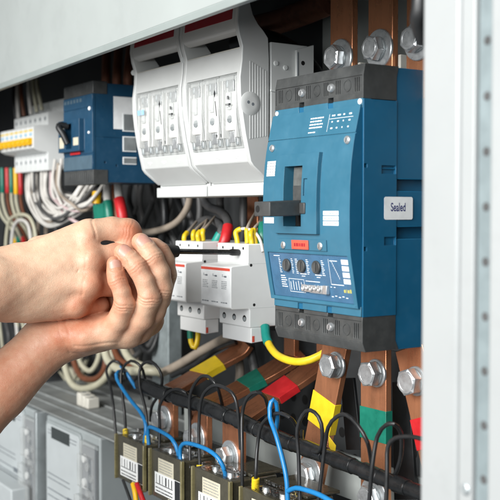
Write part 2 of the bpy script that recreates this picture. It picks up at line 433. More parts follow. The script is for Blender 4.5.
frame_(mk, tf, -82, -62, -62, -51.6)
for k in range(9):
    bar(mk, tf, -75.5, -36.5-k*1.35, -73.8+.6*(k % 2), -36.-k*1.35); bar(mk, tf, -56.3, -36.5-k*1.35, -54.+.9*(k % 2), -36.-k*1.35); bar(mk, tf, -37.5, -36.5-k*1.35, -35.4+.7*(k % 3), -36.-k*1.35)
for k in range(5): bar(mk, tf, -80+k*3.4, -60.5, -79.4+k*3.4, -54+k % 2); bar(mk, tf, -30+k*4.2, -62.8+(k % 2)*.7, -27.6+k*4.2, -62.2+(k % 2)*.7)
bar(mk, tf, -98, -34.6, -90, -34.); bar(mk, tf, -60, -52.8, -42, -52.3)
for x in (-61.5, -42.7): bar(mk, tf, x-4, -47.6, x+4, -46.9); bar(mk, tf, x-2.5, -49.2, x+2, -48.7)
frame_(mk, tf, -28.5, -53.5, -28.1, -34.5); bar(mk, tf, -28.5, -53.5, -13.5, -53.); bar(mk, tf, -27, -36, -18, -35.5)
for k in range(9): bar(mk, tf, -25+k*.9, -37-k*1.5, -24.6+k*.9, -35.4-k*1.5)
for k in range(7): bar(mk, tf, -50+k*4, -55.6, -48+k*4, -55.1)
bar(mk, tf, -57, -61.4, -33, -61.0)
mk.build('printed_scale', 'print_white', tpo)
wl = MB()
for k in range(4): bar(wl, tf, -13.2, -38.0-k*4.7, -5.4, -34.4-k*4.7)
wl.build('printed_label', 'print_white', tpo)
yl = MB()
for k, (a, b) in enumerate(((0, 2), (2.8, 3.3), (4.2, 6.4), (7, 8.6))): bar(yl, tf, -14.5+a, -58.6, -14.5+b, -56.4+.5*(k % 2))
yl.build('printed_rating', 'print_yellow', tpo)
for x in (-81, -61.8, -43):
    y0 = yc(-41)+.9
    d = MB().lathe((x, y0, -41.2), (0, -1, 0), [(0, 4.9), (1.6, 4.9), (1.9, 4.5), (1.5, 3.6), (1.5, .5)], 28)
    d = d.build('dial', 'black_plastic', tpo)
    MB().box(x-.5, x+.5, y0-2.3, y0-1.2, -44.4, -38).build('dial_slot', 'wire_grey', d)
cn = MB()
y0 = yc(-58)+.9
cn.box(-64, -38, y0-2.2, y0, -60.6, -55.2); cn.box(-36.5, -31.5, y0-3, y0, -61, -54.5)
for k in range(5): cn.lathe((-61+k*5, y0-2.2, -57.9+.6*(k % 2)), (0, -1, 0), [(0, 2.1), (1.2, 2.0), (1.2, 1.0), (.4, .9)], 14)
cn.build('test_connector', 'zinc', tpo, .2)
wd = MB(); wd.relief(-104.3, -4.4, -66.2, -31.8, [], lambda u, v, h: (u, yc(v)-4.6*0-h-.2, v), -.35, vcuts=vc); wd_o = wd.build('window', 'clear_sheet', tpo)
# lever
sl = MB().box(-76.4, -53.6, -3.4, -2.7, -10.8, 34.6).build('slot_floor', 'hole_black', cb)
br = MB()
q = [(-6.5-3.4*math.cos((z-17)/22), z) for z in np.linspace(1, 34, 10)]
br.prism_x([(-2.4, 34)]+q[::-1]+[(-2.4, 1)], -70.5, -53.8)
lv = thing  # lever parts are children of the breaker
bo = br.build('lever_guard', 'grey_plastic', cb); bo.data.materials[0] = MATS['guard_grey']
MB().box(-70.3, -54, -10.4, -2.4, 8, 20).build('lever_shield', 'black_plastic', cb, .3)
lb = MB().hull([(-75, -43, 7.6), (-54.2, -43, 7.6), (-54.2, -43, -3.4), (-75, -43, -3.4)], [(-73, -6, 9.2), (-54.2, -6, 9.2), (-54.2, -6, -2.6), (-73, -6, -2.6)])
lb.box(-54.4, -47.5, -16.4, -14.4, -1.5, 7)
lo = lb.build('lever', 'black_plastic', cb, .9, 3)
MB().lathe((-70, -43.02, 2.2), (0, -1, 0), [(0, 2.7), (.1, 2.6)], 20).build('lever_hole', 'hole_black', lo)
# prints and stickers on the fascia
pr = MB()
def rows(mb, f, u0, u1, v0, v1, n, seed, h=.02, hgt=.55):
    rg = random.Random(seed)
    for k in range(n):
        v = v1-(k+.5)*(v1-v0)/n; u = u0
        while u < u1-1.2:
            ww = rg.uniform(.8, 3.2); ww = min(ww, u1-u); bar(mb, f, u, v-hgt/2*(v1-v0)/n, u+ww, v+hgt/2*(v1-v0)/n, .05, h); u += ww+rg.uniform(.4, .9)
rows(pr, fm, -57, -41, 62, 71.5, 4, 3, .08, .4); rows(pr, fm, -57, -47, 58.6, 60.6, 1, 4, .08, .4)
for k in range(4):
    rows(pr, fm, -31+k*6.6, -27.4+k*6.6, 69.8, 71.6, 1, 90+k, .08, .6); rows(pr, fm, -30.4+k*6.6, -28+k*6.6, 65.2, 66.9, 1, 80+k, .08, .6); rows(pr, fm, -30.4+k*6.6, -28+k*6.6, 60.4, 62.1, 1, 70+k, .08, .6)
bar(pr, fm, -34.2, 59, -33.9, 72, .05, .08); bar(pr, fm, -33.5, 68.2, -6, 68.5, .05, .08)
pr.build('printed_table', 'print_white', cb)
st1 = MB(); bar(st1, fm, -105.2, 28.2, -89.6, 40, .3, .15); g = st1.build('grid_sticker', 'print_white', cb)
gl = MB()
for k in range(5): bar(gl, fm, -105, 29+k*2.3, -89.8, 29.3+k*2.3, .05, .45)
for k in range(5): bar(gl, fm, -104+k*3.4, 28.6, -103.65+k*3.4, 39.8, .05, .45)
gl.build('grid_lines', 'print_grey', g)
st2 = MB(); bar(st2, fm, -107.5, -3.4, -91.5, -.2+.2, .12); bar(st2, fm, -107.5, -8.9, -91.5, -4.3, .12); st2.build('sticker', 'print_white', cb)
st3 = MB()
for k in range(3): bar(st3, fm, -30.6, -2.4-k*3.75, -12.6, .7-k*3.75, .12)
g = st3.build('sticker', 'print_white', cb)
gl = MB(); rows(gl, fm, -29.5, -14, -10, .6, 3, 9, .14, .3); gl.build('lettering', 'pale_blue', g)
tb = MB(); bar(tb, fm, -68.5, -28.3, -47.4, -21.3, 1.0, 1.1); g = tb.build('test_button', 'red_print', cb, .4)
gl = MB(); rows(gl, fm, -65, -51, -26.6, -23, 1, 12, 2.15, .7); gl.build('lettering', 'dull_red', g)
screwhead(cb, (-80.3, yc(-25)-1.1, -25.6), 2.9); screwhead(cb, (-33.6, yc(-25)-1.1, -25.2), 2.9)
screwhead(cb, (-101, yc(50)-.1, 50.2), 2.9, h=1.8); screwhead(cb, (-7.2, yc(51)-.1, 51.3), 3.1, h=1.8)
# round sticker with the word
sf = lambda u, v, h: (.95+h if u < 31.6 else .95+h, u, v)
def rrect(u0, v0, u1, v1, r, n=5):
    out = []
    for cx, cy, a in ((u1-r, v1-r, 0), (u0+r, v1-r, 90), (u0+r, v0+r, 180), (u1-r, v0+r, 270)):
        for k in range(n+1): t = R_(a+90*k/n); out.append((cx+r*math.cos(t), cy+r*math.sin(t)))
    return out
oo = rrect(19.6, -5.6, 47.2, 11., 1.6)
stk = MB().hull([(.95, a, b) for a, b in oo], [(1.12, a, b) for a, b in oo]).build('sticker', 'print_white', cb)
MB().text('Sealed', 8.6, lambda x, y: (1.16, 33.0+x, 3.2+y), .66, .15).build('lettering', 'print_navy', stk)
for X_ in (-18, -68, -118): MB().box(X_-9, X_+9, 65, 69, -122, -101.3).build('terminal', 'copper_vertical', cb, .4)

# ------------------------------------------------------------------ copper bars of the large breaker
def flat_bar(name, label, a, b, wid, th, material, group=None, Yf=58.):
    """a flat bar facing the viewer between two points of the panel plane"""
    a = Vector((a.x, Yf, a.z)); b = Vector((b.x, Yf, b.z)); d = (b-a).normalized(); n = Vector((d.z, 0, -d.x))*(wid/2)
    t = thing(name, label, 'busbar', b, group)
    q = [a+n, a-n, b-n, b+n]
    MB().hull(q, [p+Vector((0, th, 0)) for p in q]).build('bar', material, t, .7, 3)
    return t, a, b, d, n
def band(t, a, b, n, f0_, f1_, th, material, name='tape', tail=False):
    p, q_ = a.lerp(b, f0_), a.lerp(b, f1_); e = n*1.03; Y0 = Vector((0, -.5, 0)); Y1 = Vector((0, th+.5, 0))
    mb = MB().hull([p+e+Y0, p-e+Y0, q_-e+Y0, q_+e+Y0], [p+e+Y1, p-e+Y1, q_-e+Y1, q_+e+Y1])
    if tail:
        s_ = 1 if n.x > 0 else -1
        k = n*s_
        mb.hull([q_+k*1.0+Y0, q_+k*1.35+Vector((0, 3, -6)), q_+k*1.25+Vector((0, 3, -16)), q_+k*.98+Vector((0, -.5, -9)), q_+k*.95+Y0+ZZ*4],
                [p+Vector((0, .6, 0)) for p in [q_+k*1.0+Y0, q_+k*1.35+Vector((0, 3, -6)), q_+k*1.25+Vector((0, 3, -16)), q_+k*.98+Vector((0, -.5, -9)), q_+k*.95+Y0+ZZ*4]])
    return mb.build(name, material, t, .3)
BY = 58.
ub = [(341, 58, 'left'), (380, 49, 'middle'), (419.5, 40, 'right')]
for (px, py, nm), lab in zip(ub, ('upper copper bar with a hex bolt, nearest the white fuse switch', 'upper copper bar with a hex bolt, between two other upper bars', 'upper copper bar half hidden behind the white cabinet post')):
    c = at(px, py, Y=BY)
    t, a, b, d, n = flat_bar('copper_busbar', lab, Vector((c.x, 0, 232)), Vector((c.x, 0, 84)), 29, 6, 'copper_vertical', 'copper bars above the breaker', BY)
    hexbolt(t, (c.x, BY, c.z), r=10.2, h=7.5, wr=15.5, rot=.5+.2*px)
    MB().box(c.x+16.5, c.x+19.5, BY+4, BY+16, 88, 121).build('phase_barrier', 'ivory_plastic', t, .4)
lowb = [((333, 353), (304.5, 500), (337, 365), (311, 474), 'lower copper bar with yellow tape slanting down behind the black loops', 'yellow', (.34, .53)),
        ((373, 356), (373, 512), (377, 373), (375, 497), 'upright lower copper bar with a band of green tape', 'green', (.385, .575)),
        ((411, 360), (446, 512), (417, 381), (440, 500), 'lower copper bar slanting down behind the cabinet post', 'red', (.43, .62))]
for A_, B_, b1, b2, lab, tm, (fa, fb) in lowb:
    a = at(*A_, Y=BY); b = at(*B_, Y=BY)
    t, a, b, d, n = flat_bar('copper_busbar', lab, a+(a-b).normalized()*10, b, 31, 6, 'copper_vertical', 'copper bars below the breaker', BY)
    band(t, a, b, n, fa, fb, 6, tm, tail=(tm == 'yellow'))
    hexbolt(t, at(*b1, Y=BY), r=10.6, h=8, wr=11.3, rot=.4+b1[0])
    hexbolt(t, at(*b2, Y=BY), r=10.6, h=7, wr=16, rot=.1+b2[0])
for k, (pts, lab) in enumerate((([(340, 378), (353, 378), (361, 450), (346, 450)], 'black insulating plate between the yellow and the green taped bars'),
                 ([(392, 382), (408, 382), (416, 500), (394, 500)], 'black insulating plate right of the green taped bar'))):
    P = [at(a, b, Y=84) for a, b in pts]
    tag(MB().hull(P, [p+Vector((0, 3, 0)) for p in P]).build('insulating_plate', 'soft_black', None, .4, loc=P[3]), lab, 'insulator', 'black insulating plates')

# ------------------------------------------------------------------ white fuse switches
fsx = thing('fuse_switch', 'white fuse switch with a clear fuse cover, beside the large blue breaker', 'fuse switch', (-210, 30, 15), 'white fuse switches side by side')
X1, X0 = -160., -259.6
def xs(mb, yz, a, b): return mb.prism_x(yz, a, b)
base = MB(); xs(base, [(31, 22), (31, 146), (70.5, 146), (70.5, 22)], X0+.8, X1)
base.build('base', 'switch_white', fsx, .8)
foot = MB(); xs(foot, [(27, 14.5), (27, 24.6), (70, 24.6), (70, 14.5)], X0+.3, X1-.3); foot.build('foot', 'switch_white', fsx, .8)
back = MB(); xs(back, [(56, 96), (56, 141), (75, 147), (75, 96)], X1+.05, X1+3); back.build('side_box', 'switch_white', fsx, .6)
lt = MB(); lt.box(X1+3, X1+3.5, 57, 57.8, 100, 139); lt.build('side_groove', 'print_grey', fsx)
clip = MB().tube([(X1+1.2, 30, 104.5), (X1+1.2, 44, 103.5), (X1+1.2, 49, 104.5), (X1+1.2, 50.5, 111)], 1.0, 8, 2).build('wire_clip', 'grey_plastic', fsx)
hs = MB()
for y, z, r in ((63, 130, 2.0),): hs.lathe((X1+3, y, z), (1, 0, 0), [(0, r), (.08, r)], 14)
hs.build('rivet_hole', 'hole_black', fsx)
for y, z in ((46, 125), (36, 128)): MB().lathe((X1, y, z), (1, 0, 0), [(0, 2.2), (1.2, 2.0), (1.3, .8)], 14).build('rivet', 'grey_plastic', fsx)
# lid: two curved side cheeks, the front with its fuse windows, the tapering underside
front = [(-1.6, 178), (-2.2, 170), (-3.2, 160), (-1.5, 150), (1.8, 140), (1.2, 128), (-.8, 114), (-.4, 100), (1.2, 86), (4.6, 66), (10, 43)]
rear = [(29, 26), (29.5, 131), (28.5, 149), (24, 154.5), (18, 160), (13, 167), (9.5, 178)]
cheek = front+[(13, 39), (29, 27)]+rear[1:]
MB().prism_x(cheek, X0, X0+5).build('lid_cheek', 'switch_white', fsx, .9, 2)
lid_o = MB().prism_x(cheek, X1-5, X1).build('lid_cheek', 'switch_white', fsx, .9, 2)
ribs = MB()
for k in range(7): ribs.box(X1-.1, X1+.35, 9+k*2.7, 10.3+k*2.7, 62+k*.5, 128-k*1.2)
ribs.build('ribs', 'switch_white', lid_o, .2)
bos = MB().lathe((X1-.1, 10, 92), (1, 0, 0), [(0, 10.5), (.7, 9.6), (.9, 5)], 30).build('hub', 'switch_white', lid_o)
hk = MB()
for k in (0, 1): hk.lathe((X1+.7, 7.5+k*4.5, 93-k*1.5), (1, 0, 0), [(0, 1.5), (.15, 1.4)], 12)
hk.build('latch_mark', 'print_grey', lid_o)
FC = [(z, y) for y, z in front][::-1]
yl_ = lambda v: float(np.interp(v, [a for a, _ in FC], [b for _, b in FC]))
fl = lambda u, v, h: (u, yl_(v)+.6-h, v)
LX0, LX1 = X0+5, X1-5
pan = MB()
pan.relief(LX0, LX1, 43, 139, [(LX0+1.5, 54.5, LX1-1.5, 118.5, -6.0)]+[], fl, -14, vcuts=tuple(np.arange(43, 140, 6.)))
pan.hull([(LX0, 10.5, 43.2), (LX1, 10.5, 43.2), (LX1, 30, 26), (LX0, 30, 26)], [(LX0, 24, 44), (LX1, 24, 44), (LX1, 31, 43), (LX0, 31, 43)])
pan.build('lid_front', 'switch_white', fsx, .6)
grp = MB()
yz = [(-1.2, 176), (-2.4, 168), (-3.0, 160), (-1.6, 153.5), (5, 150.5), (10, 153), (10, 174)]
xs(grp, yz, LX0-.3, LX1+.3); gr_o = grp.build('grip', 'ivory_plastic', fsx, 1.6, 3); gr_o.data.materials[0] = MATS['switch_white']
rs = MB(); xs(rs, [(-2.2, 172.5), (-3.15, 163.5), (-2.9, 163.3), (-1.0, 172.7)], LX0+5, LX1-4); rs.build('red_stripe', 'dull_red', gr_o)
shf = MB(); xs(shf, [(2.4, 139), (2.4, 139.6), (27, 147.5), (27, 139)], LX0, LX1); shf.build('lid_ledge', 'ivory_plastic', fsx, .4)
fus = (LX1-LX0-3)/3
for k in range(3):
    c = LX0+1.5+fus*(k+.5)
    yb = 7.
    fb = MB()
    fb.box(c-8.2, c+8.2, yb-4.5, yb+2, 70, 104)
    f_o = fb.build('fuse', 'ceramic', fsx, 1.8, 3)
    bl = None
    for z0_, z1_, e in ((104, 114, 0), (60, 70, 1.2)): MB().box(c-4.6, c+4.6, yb-3.6+e, yb-2.4+e, z0_, z1_).build('contact_blade', 'zinc', f_o, .3)
    for qx, qz in ((-8.6, 108), (8.6, 108), (-8.4, 57), (7.7, 57.5)): MB().box(c+qx-1.6, c+qx+1.6, yb-2.4, yb+1, qz, qz+6.5).build('spring_clip', 'steel', f_o, .4)
    for qx in (-10.6, 10.6): MB().box(c+qx-.9, c+qx+.9, yb-5.5, yb+2, 64, 114).build('fuse_divider', 'ceramic', f_o, .3)
    MB().box(c-3, c+3, yb-6.2, yb-4.4, 88, 103).build('fuse_grip', 'switch_white', f_o, .8)
    MB().lathe((c, yb-4.4, 80), (0, -1, 0), [(0, 3.6), (1, 3.2), (1.1, 1.6)], 16).build('fuse_indicator', 'steel', f_o)
    pp = MB(); bar(pp, lambda u, v, h: (u, yb-4.5-h, v), c-7.6, 92, c+7.6, 99.5, .1); pass
    wn = MB()
    wn.relief(c-fus/2+.9, c+fus/2-.9, 55, 118, [(c-fus/2+2.6, 57, c+fus/2-2.6, 116.5, 1.6), (c-3.5, 62, c+3.5, 80, .4), (c-2.2, 90, c+2.2, 112, 2.3)], lambda u, v, h: (u, yl_(v)+.9-h, v), -.9, vcuts=tuple(np.arange(55, 118, 6.)))
    w_o = wn.build('clear_window', 'milky_plastic', fsx, .7)
    pm = MB(); g = lambda u, v, h: (u, yl_(v)-.75-h, v)
    if k == 1: bar(pm, g, c+9.2, 84, c+10.3, 97); pm.hull([g(c+9.7, 100, 0), g(c+11.3, 103.5, 0), g(c+9.7, 107, 0), g(c+8.1, 103.5, 0)], [g(c+9.7, 100, .1), g(c+11.3, 103.5, .1), g(c+9.7, 107, .1), g(c+8.1, 103.5, .1)])
    if k == 2: bar(pm, g, c-3, 91.6, c+5.5, 93.2); bar(pm, g, c+.2, 96.6, c+3.4, 99.6); bar(pm, g, c+2, 90.2, c+3, 91.6)
    if k == 1: bar(pm, g, c+4.5, 66.4, c+12, 67.8); bar(pm, g, c+4.5, 65.6, c+5.5, 68.6); bar(pm, g, c+11, 65.6, c+12, 68.6)
    if pm.v: pm.build('printed_mark', 'print_dark', w_o)
em = MB()
for k in range(3):
    c = LX0+1.5+fus*(k+.5); bar(em, fl, c-5, 48, c+3, 49.6, .25); bar(em, fl, c-3, 46.6, c+1, 47.2, .25)
em.build('embossed_marks', 'grey_plastic', fsx)
MB().lathe((X0-.05, 1.5, 140.5), (-1, 0, 0), [(0, 2.8), (1, 2.6), (1.1, 1.2)], 14).build('pivot', 'grey_plastic', fsx)
f2 = dup(fsx, (-101.7, 0, 0), 'white fuse switch with a pale blue mark in its window, beside the navy breaker')
pb = MB(); c = LX0+1.5+fus*.5-101.7; bar(pb, lambda u, v, h: (u, yl_(v)-.8-h, v), c-8, 96, c+6, 101, .1); pb.build('printed_band', 'pale_blue', f2)

# ------------------------------------------------------------------ small navy breaker
NX1 = -454.; NX0 = at(65, 100, Y=0).x
nz = lambda py, px=95., X=NX1: at(px, py, X=X).z
nb = thing('circuit_breaker', 'small navy blue circuit breaker with a bent black lever, left of the fuse switches', 'circuit breaker', ((NX0+NX1)/2, 40, nz(185)))
zt, zc0, zb1, zb0 = nz(80.5), nz(93.5), nz(169.5), nz(184)
b_ = MB(); b_.relief(0, 95, zb0+2, zt-2, [(12, nz(163), 14, nz(161), -2), (26, nz(166), 28, nz(164), -2), (0, nz(137.2), 95, nz(136.6), -.6)], lambda u, v, h: (NX1+h, u, v), NX0-NX1+.6)
b_.build('body', 'navy_plastic', nb, .6)
MB().box(NX0, NX1+.6, -1.5, 16, zc0, zt).build('terminal_cover', 'black_plastic', nb, .8)
lc = MB(); lc.box(NX0, NX1+.6, -1.5, 16, zb0, zb1)
for k in range(14): lc.box(NX0+3+k*5.6, NX0+5+k*5.6, -2.1, -1.4, zb0+2, zb1-2)
lc.build('terminal_cover', 'black_plastic', nb, .5)
fa = MB()
fa.relief(NX0, NX1+.3, zb1, zc0, [(NX0-1, nz(154), NX1+1, nz(153), -.8), (NX0-1, nz(106.5), NX1+1, nz(106), -.7),
    (NX0-1, nz(150), NX1-21, nz(117), 6.5), (NX0+20, nz(147), NX0+37, nz(121), -2)], lambda u, v, h: (u, -2-h, v), -3)
fa.build('fascia', 'navy_plastic', nb, .8)
sp = MB(); bar(sp, lambda u, v, h: (u, -2.1-h, v), NX0+1.2, nz(168.8), NX1-1.2, nz(155), .5); sp.build('trip_unit', 'slate_plastic', nb, .3)
wl = MB(); fw = lambda u, v, h: (u, -2-h, v)
for k in range(6): bar(wl, fw, NX0+3+k*8.5, nz(103.5+.9*(5-k)*.0, 80, -500), NX0+8.5+k*8.5, nz(100, 80, -500), .12)
wl.build('printed_label', 'slate_plastic', nb)
s1 = MB(); f2 = lambda u, v, h: (u, -8.5-h, v)
bar(s1, f2, NX0+3, nz(131), NX0+16, nz(124), .15); bar(s1, f2, NX0+3, nz(145.5), NX0+16, nz(134), .15); bar(s1, f2, NX1-37, nz(144), NX1-23, nz(136), .15)
s1.build('sticker', 'label_beige', nb)
r_ = MB(); bar(r_, lambda u, v, h: (u, -2.1-h, v), NX0+22, nz(153), NX0+48, nz(150.4), 1.5); r_.build('test_button', 'red', nb, .3)
lv_ = MB().tube([(NX0+24, -7, nz(123)), (NX0+23, -15, nz(122)), (NX0+24, -18, nz(124.5)), (NX0+29, -15, nz(132)), (NX0+32, -11, nz(142))], 3.6, 10, 2.)
lv_.build('lever', 'soft_black', nb)
screwhead(nb, (NX1-7, -2, nz(108)), 2.2, m='print_white', slot=False); screwhead(nb, (NX1-9, -2, nz(132)), 1.6, m='print_white', slot=False)
fx = lambda u, v, h: (NX1+.05+h, u, v)
yy = lambda px, py: at(px, py, X=NX1).y
l1 = MB(); bar(l1, fx, yy(113.5, 110), nz(128), yy(134, 110), nz(95), .3); l1 = l1.build('sticker', 'print_white', nb)
for a, b in ((112.5, 129), (136, 149.5), (157, 162.5)):
    q = MB(); bar(q, fx, yy(122.5, 120), nz(b+1), yy(136, 120), nz(a-1), .5); q = q.build('sticker', 'print_white', nb)
    q2 = MB(); bar(q2, fx, yy(123.5, 120), nz(b), yy(136, 120), nz(a), .2, .5); q2.build('printed_panel', 'steel', q)

# ------------------------------------------------------------------ row of narrow breakers at the far left
MX = -685.
mzz = lambda py: at(40, py, X=MX).z
MP = [(40, mzz(170)), (40, mzz(152)), (26, mzz(150.5)), (20, mzz(148)), (20, mzz(126.5)), (26, mzz(125)), (40, mzz(124)), (40, mzz(111.5)), (62, mzz(110)), (62, mzz(97)), (84, mzz(97)), (84, mzz(168))]
mlab = ['narrow white breaker with a yellow toggle, end of the row nearest the navy breaker', 'narrow white breaker with a yellow toggle, second from the navy breaker',
        'narrow white breaker with a yellow toggle, third from the navy breaker', 'narrow white breaker with a yellow toggle, fourth from the navy breaker', 'narrow white breaker with a yellow toggle, fifth from the navy breaker', 'narrow white breaker with a yellow toggle, sixth from the navy breaker', 'narrow white breaker with a yellow toggle, cut by the left picture edge']
mr = thing('miniature_breaker', mlab[0], 'breaker', (MX-9, 40, mzz(170)), 'narrow breakers in a row')
MB().prism_x(MP, MX-17.2, MX).build('body', 'grey_plastic', mr, .6)
tg = MB().prism_x([(20, mzz(138)), (20, mzz(144)), (15.5, mzz(145.5)), (13, mzz(142)), (15, mzz(138))], MX-15.5, MX-3); tg.build('toggle', 'amber', mr, .5)
for z in (mzz(117.5), mzz(160)): MB().lathe((MX-8.6, 40, z), (0, -1, 0), [(0, 2.7), (.1, 2.6)], 14).build('terminal_hole', 'print_grey', mr)
q = MB(); bar(q, lambda u, v, h: (u, 20-h, v), MX-16, mzz(131), MX-1.5, mzz(129.4), .15); q.build('printed_line', 'yellow', mr)
q = MB(); bar(q, lambda u, v, h: (u, 20-h, v), MX-14, mzz(135.5), MX-4, mzz(133), .15); q.build('printed_label', 'pale_blue', mr)
for k in range(1, 7): dup(mr, (-17.6*k, 0, 0), mlab[k])

# ------------------------------------------------------------------ white modules under the screwdriver
DX1, DX0 = -225., -279.
zt1, zt2 = at(249, 244.2, Y=50).z, at(249, 263.8, Y=50).z
zn1, zn2 = at(232, 266.6, Y=31).z, at(231, 309.6, Y=31).z
zl1, zl2 = at(252, 311, Y=52).z, at(252, 328.3, Y=52).z
md = thing('surge_module', 'white three pole module with a red printed line that the screwdriver tip touches', 'module', ((DX0+DX1)/2, 60, zl2), 'white modules on the rail')
MP2 = [(52, zl2), (52, zl1), (51, zn2-.6), (33, zn2-.4), (31, zn2+1.5), (31, zn1-1.2), (33, zn1), (50, zt2-.8), (50, zt1), (97, zt1+.5), (97, zl2)]
MB().prism_x(MP2, DX0, DX1).build('body', 'white_plastic', md, .8)
MB().prism_x([(51.95, zn2-.2), (51.95, zn2+.3), (97, zn2+.3), (97, zn2-.2)], DX0-.1, DX1+.15).build('joint_line', 'grey_plastic', md); MB().prism_x([(50, zt2-.3), (50, zt2+.2), (97, zt2+.2), (97, zt2-.3)], DX0-.1, DX1+.12).build('joint_line', 'grey_plastic', md)
for y, z in ((53.5, zt2-1.5), (57, zn2+3)): MB().lathe((DX1+.05, y, z), (1, 0, 0), [(0, 1.5), (.1, 1.4)], 10).build('side_hole', 'hole_black', md)
for k in range(3):
    x = DX0+9+k*18
    for p_, d_, r_2 in (((x, 52, (zl1+zl2)/2), (0, -1, 0), 3.1), ((x+1, 50, zt1-4.2), (0, -1, 0), 1.5), ((x-6, 60, zt1+.4), (0, 0, 1), 2.4)): MB().lathe(p_, d_, [(0, r_2), (.12, r_2-.1)], 18).build('terminal_hole', 'hole_black', md)
    MB().lathe((x+.4, 51.85, (zl1+zl2)/2-.6), (0, -1, 0), [(0, 2.0), (.35, 1.9), (.4, .5)], 14).build('terminal_screw', 'steel', md)
ff = lambda u, v, h: (u, 31-h, v)
lb_ = MB(); bar(lb_, ff, DX0+1, zn2+2, DX1-1, zn1-2, .15); lb_ = lb_.build('printed_label', 'print_white', md)
rl = MB(); bar(rl, ff, DX0+1, zn1-4.6, DX1-1, zn1-2, .08, .15); rows(rl, ff, DX0+1.5, DX1-22, zn1-4.4, zn1-2.6, 1, 5, .2); rl.build('red_line', 'red_print', lb_)
pl = MB()
for k in range(3):
    x = DX0+5+k*17
    bar(pl, ff, x, zn1-10.2, x+5, zn1-9.7, .05, .15); bar(pl, ff, x+4, zn1-10.8, x+8, zn1-9.2, .05, .15); bar(pl, ff, x, zn1-9, x+2, zn1-8.4, .05, .15)
    rows(pl, ff, x-1, x+9, zn1-22, zn1-14, 5, 20+k, .15, .35); rows(pl, ff, x-2, x+10, zn1-36, zn1-33, 1, 30+k, .15, .35)
pl.build('printed_text', 'print_grey', lb_)
tbm = MB(); zq = at(252, 343.5, Y=54).z; tbm.prism_x([(54, zq), (54, zl2-.2), (70, zl2-.2), (70, zq+1)], DX0+2.5, DX1-.5); tbm.build('label_tab', 'white_plastic', md, .6)
rt = MB(); rt.box(DX1-.4, DX1-.2, 55, 57.5, zq+1, zl2-8); rt.build('tab_end', 'red_print', md)
m2 = dup(md, (-84, 0, 0), 'white three pole module with a red printed line, behind the fingers')
rb = at(160, 340, Y=118)
tag(MB().box(-374, -118, 98, 105, (zt2+zn2)/2-17, (zt2+zn2)/2+18).build('mounting_rail', 'galvanised', None, .5, loc=(-300, 100, zn2)), 'steel mounting rail behind the white modules', 'rail')
# ------------------------------------------------------------------ strut, cross rail
a = at(152, 340, Y=112); b = at(168.5, 340, Y=112)
sx = MB(); sx.prism_x([(0, 0), (0, 0.1)], 0, 0) if False else None
zt_, zb_ = at(160, 262, Y=112).z, at(160, 470, Y=112).z
us = MB().hull([(a.x, 112, zb_), (b.x, 112, zb_), (b.x, 130, zb_), (b.x-3, 130, zb_), (b.x-3, 115, zb_), (a.x+3, 115, zb_), (a.x+3, 130, zb_), (a.x, 130, zb_)],
               [(a.x, 112, zt_), (b.x, 112, zt_), (b.x, 130, zt_), (b.x-3, 130, zt_), (b.x-3, 115, zt_), (a.x+3, 115, zt_), (a.x+3, 130, zt_), (a.x, 130, zt_)])
tag(us.build('steel_strut', 'galvanised', None, .8, loc=(a.x, 120, zb_)), 'upright galvanised strut below the left white module', 'strut')
g1, g2 = at(318, 452, Y=92), at(360, 492, Y=92)
cr_ = MB().box(-420, 128, 92, 96, at(340, 496, Y=92).z, at(340, 452, Y=92).z)
tag(cr_.build('cross_rail', 'plate_grey', None, 1.0, loc=(0, 92, -230)), 'light grey steel cross rail behind the lower copper bars', 'rail')
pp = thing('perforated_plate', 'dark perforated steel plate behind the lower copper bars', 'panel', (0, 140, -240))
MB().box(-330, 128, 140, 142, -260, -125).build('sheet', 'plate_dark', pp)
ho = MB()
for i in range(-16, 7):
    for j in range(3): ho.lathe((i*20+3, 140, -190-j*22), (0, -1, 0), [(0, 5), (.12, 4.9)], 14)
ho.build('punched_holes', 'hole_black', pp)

# ------------------------------------------------------------------ energy meters and shelf, lower left
em0, em1 = at(45, 414, Y=0), at(98, 440, Y=0)
ez = em0.z
me_ = thing('energy_meter', 'grey energy meter with a dark display below the lower forearm', 'meter', ((em0.x+em1.x)/2, 40, ez-190), 'energy meters')
EX0, EX1 = em0.x, em1.x
MB().box(EX0, EX1, 2, 82, ez-190, ez-1).build('body', 'meter_grey', me_, 2.5, 3)
fy = lambda u, v, h: (u, 1.9-h, v)
XR = at(81, 432, Y=0).x
oo = rrect(EX0+4, ez-150, XR, ez-5, 7)
MB().prism_y(oo, -.6, 2.2).build('front_frame', 'meter_grey', me_, .8)
oo = rrect(EX0+7, ez-146, XR-3, ez-9, 6)
fp = MB().prism_y(oo, -1.1, 0).build('face_plate', 'meter_face', me_, .3)
fq = lambda u, v, h: (u, -1.12-h, v)
ld = MB(); a = at(52.5, 427, Y=0); b = at(70.5, 449, Y=0); bar(ld, fq, a.x, b.z+3, b.x, a.z+1, .6); bar(ld, fq, a.x+2, b.z+5, b.x-2, a.z-1, .1, .6)
ld.build('display', 'lcd', fp, .3)
pm = MB()
rows(pm, fq, EX0+12, XR-10, ez-22, ez-14, 2, 51, 0, .3)
rows(pm, fq, EX0+10, XR-30, ez-78, ez-66, 2, 52, 0, .22); rows(pm, fq, EX0+10, XR-8, ez-100, ez-84, 2, 53, 0, .2); rows(pm, fq, EX0+10, XR-40, ez-135, ez-106, 4, 54, 0, .2)
bar(pm, fq, XR-38, ez-92, XR-22, ez-86); rows(pm, fq, XR-36, XR-8, ez-128, ez-108, 3, 55, 0, .25)
pm.build('printed_text', 'print_grey', fp)
tcv = MB()
tcv.relief(XR+3, EX1-2, ez-186, ez-10, [(XR+8, ez-60, EX1-8, ez-24, 5), (XR+6, ez-120, EX1-6, ez-70, 8), (XR+12, ez-180, EX1-5, ez-130, 5)], lambda u, v, h: (u, -4-h, v), -5)
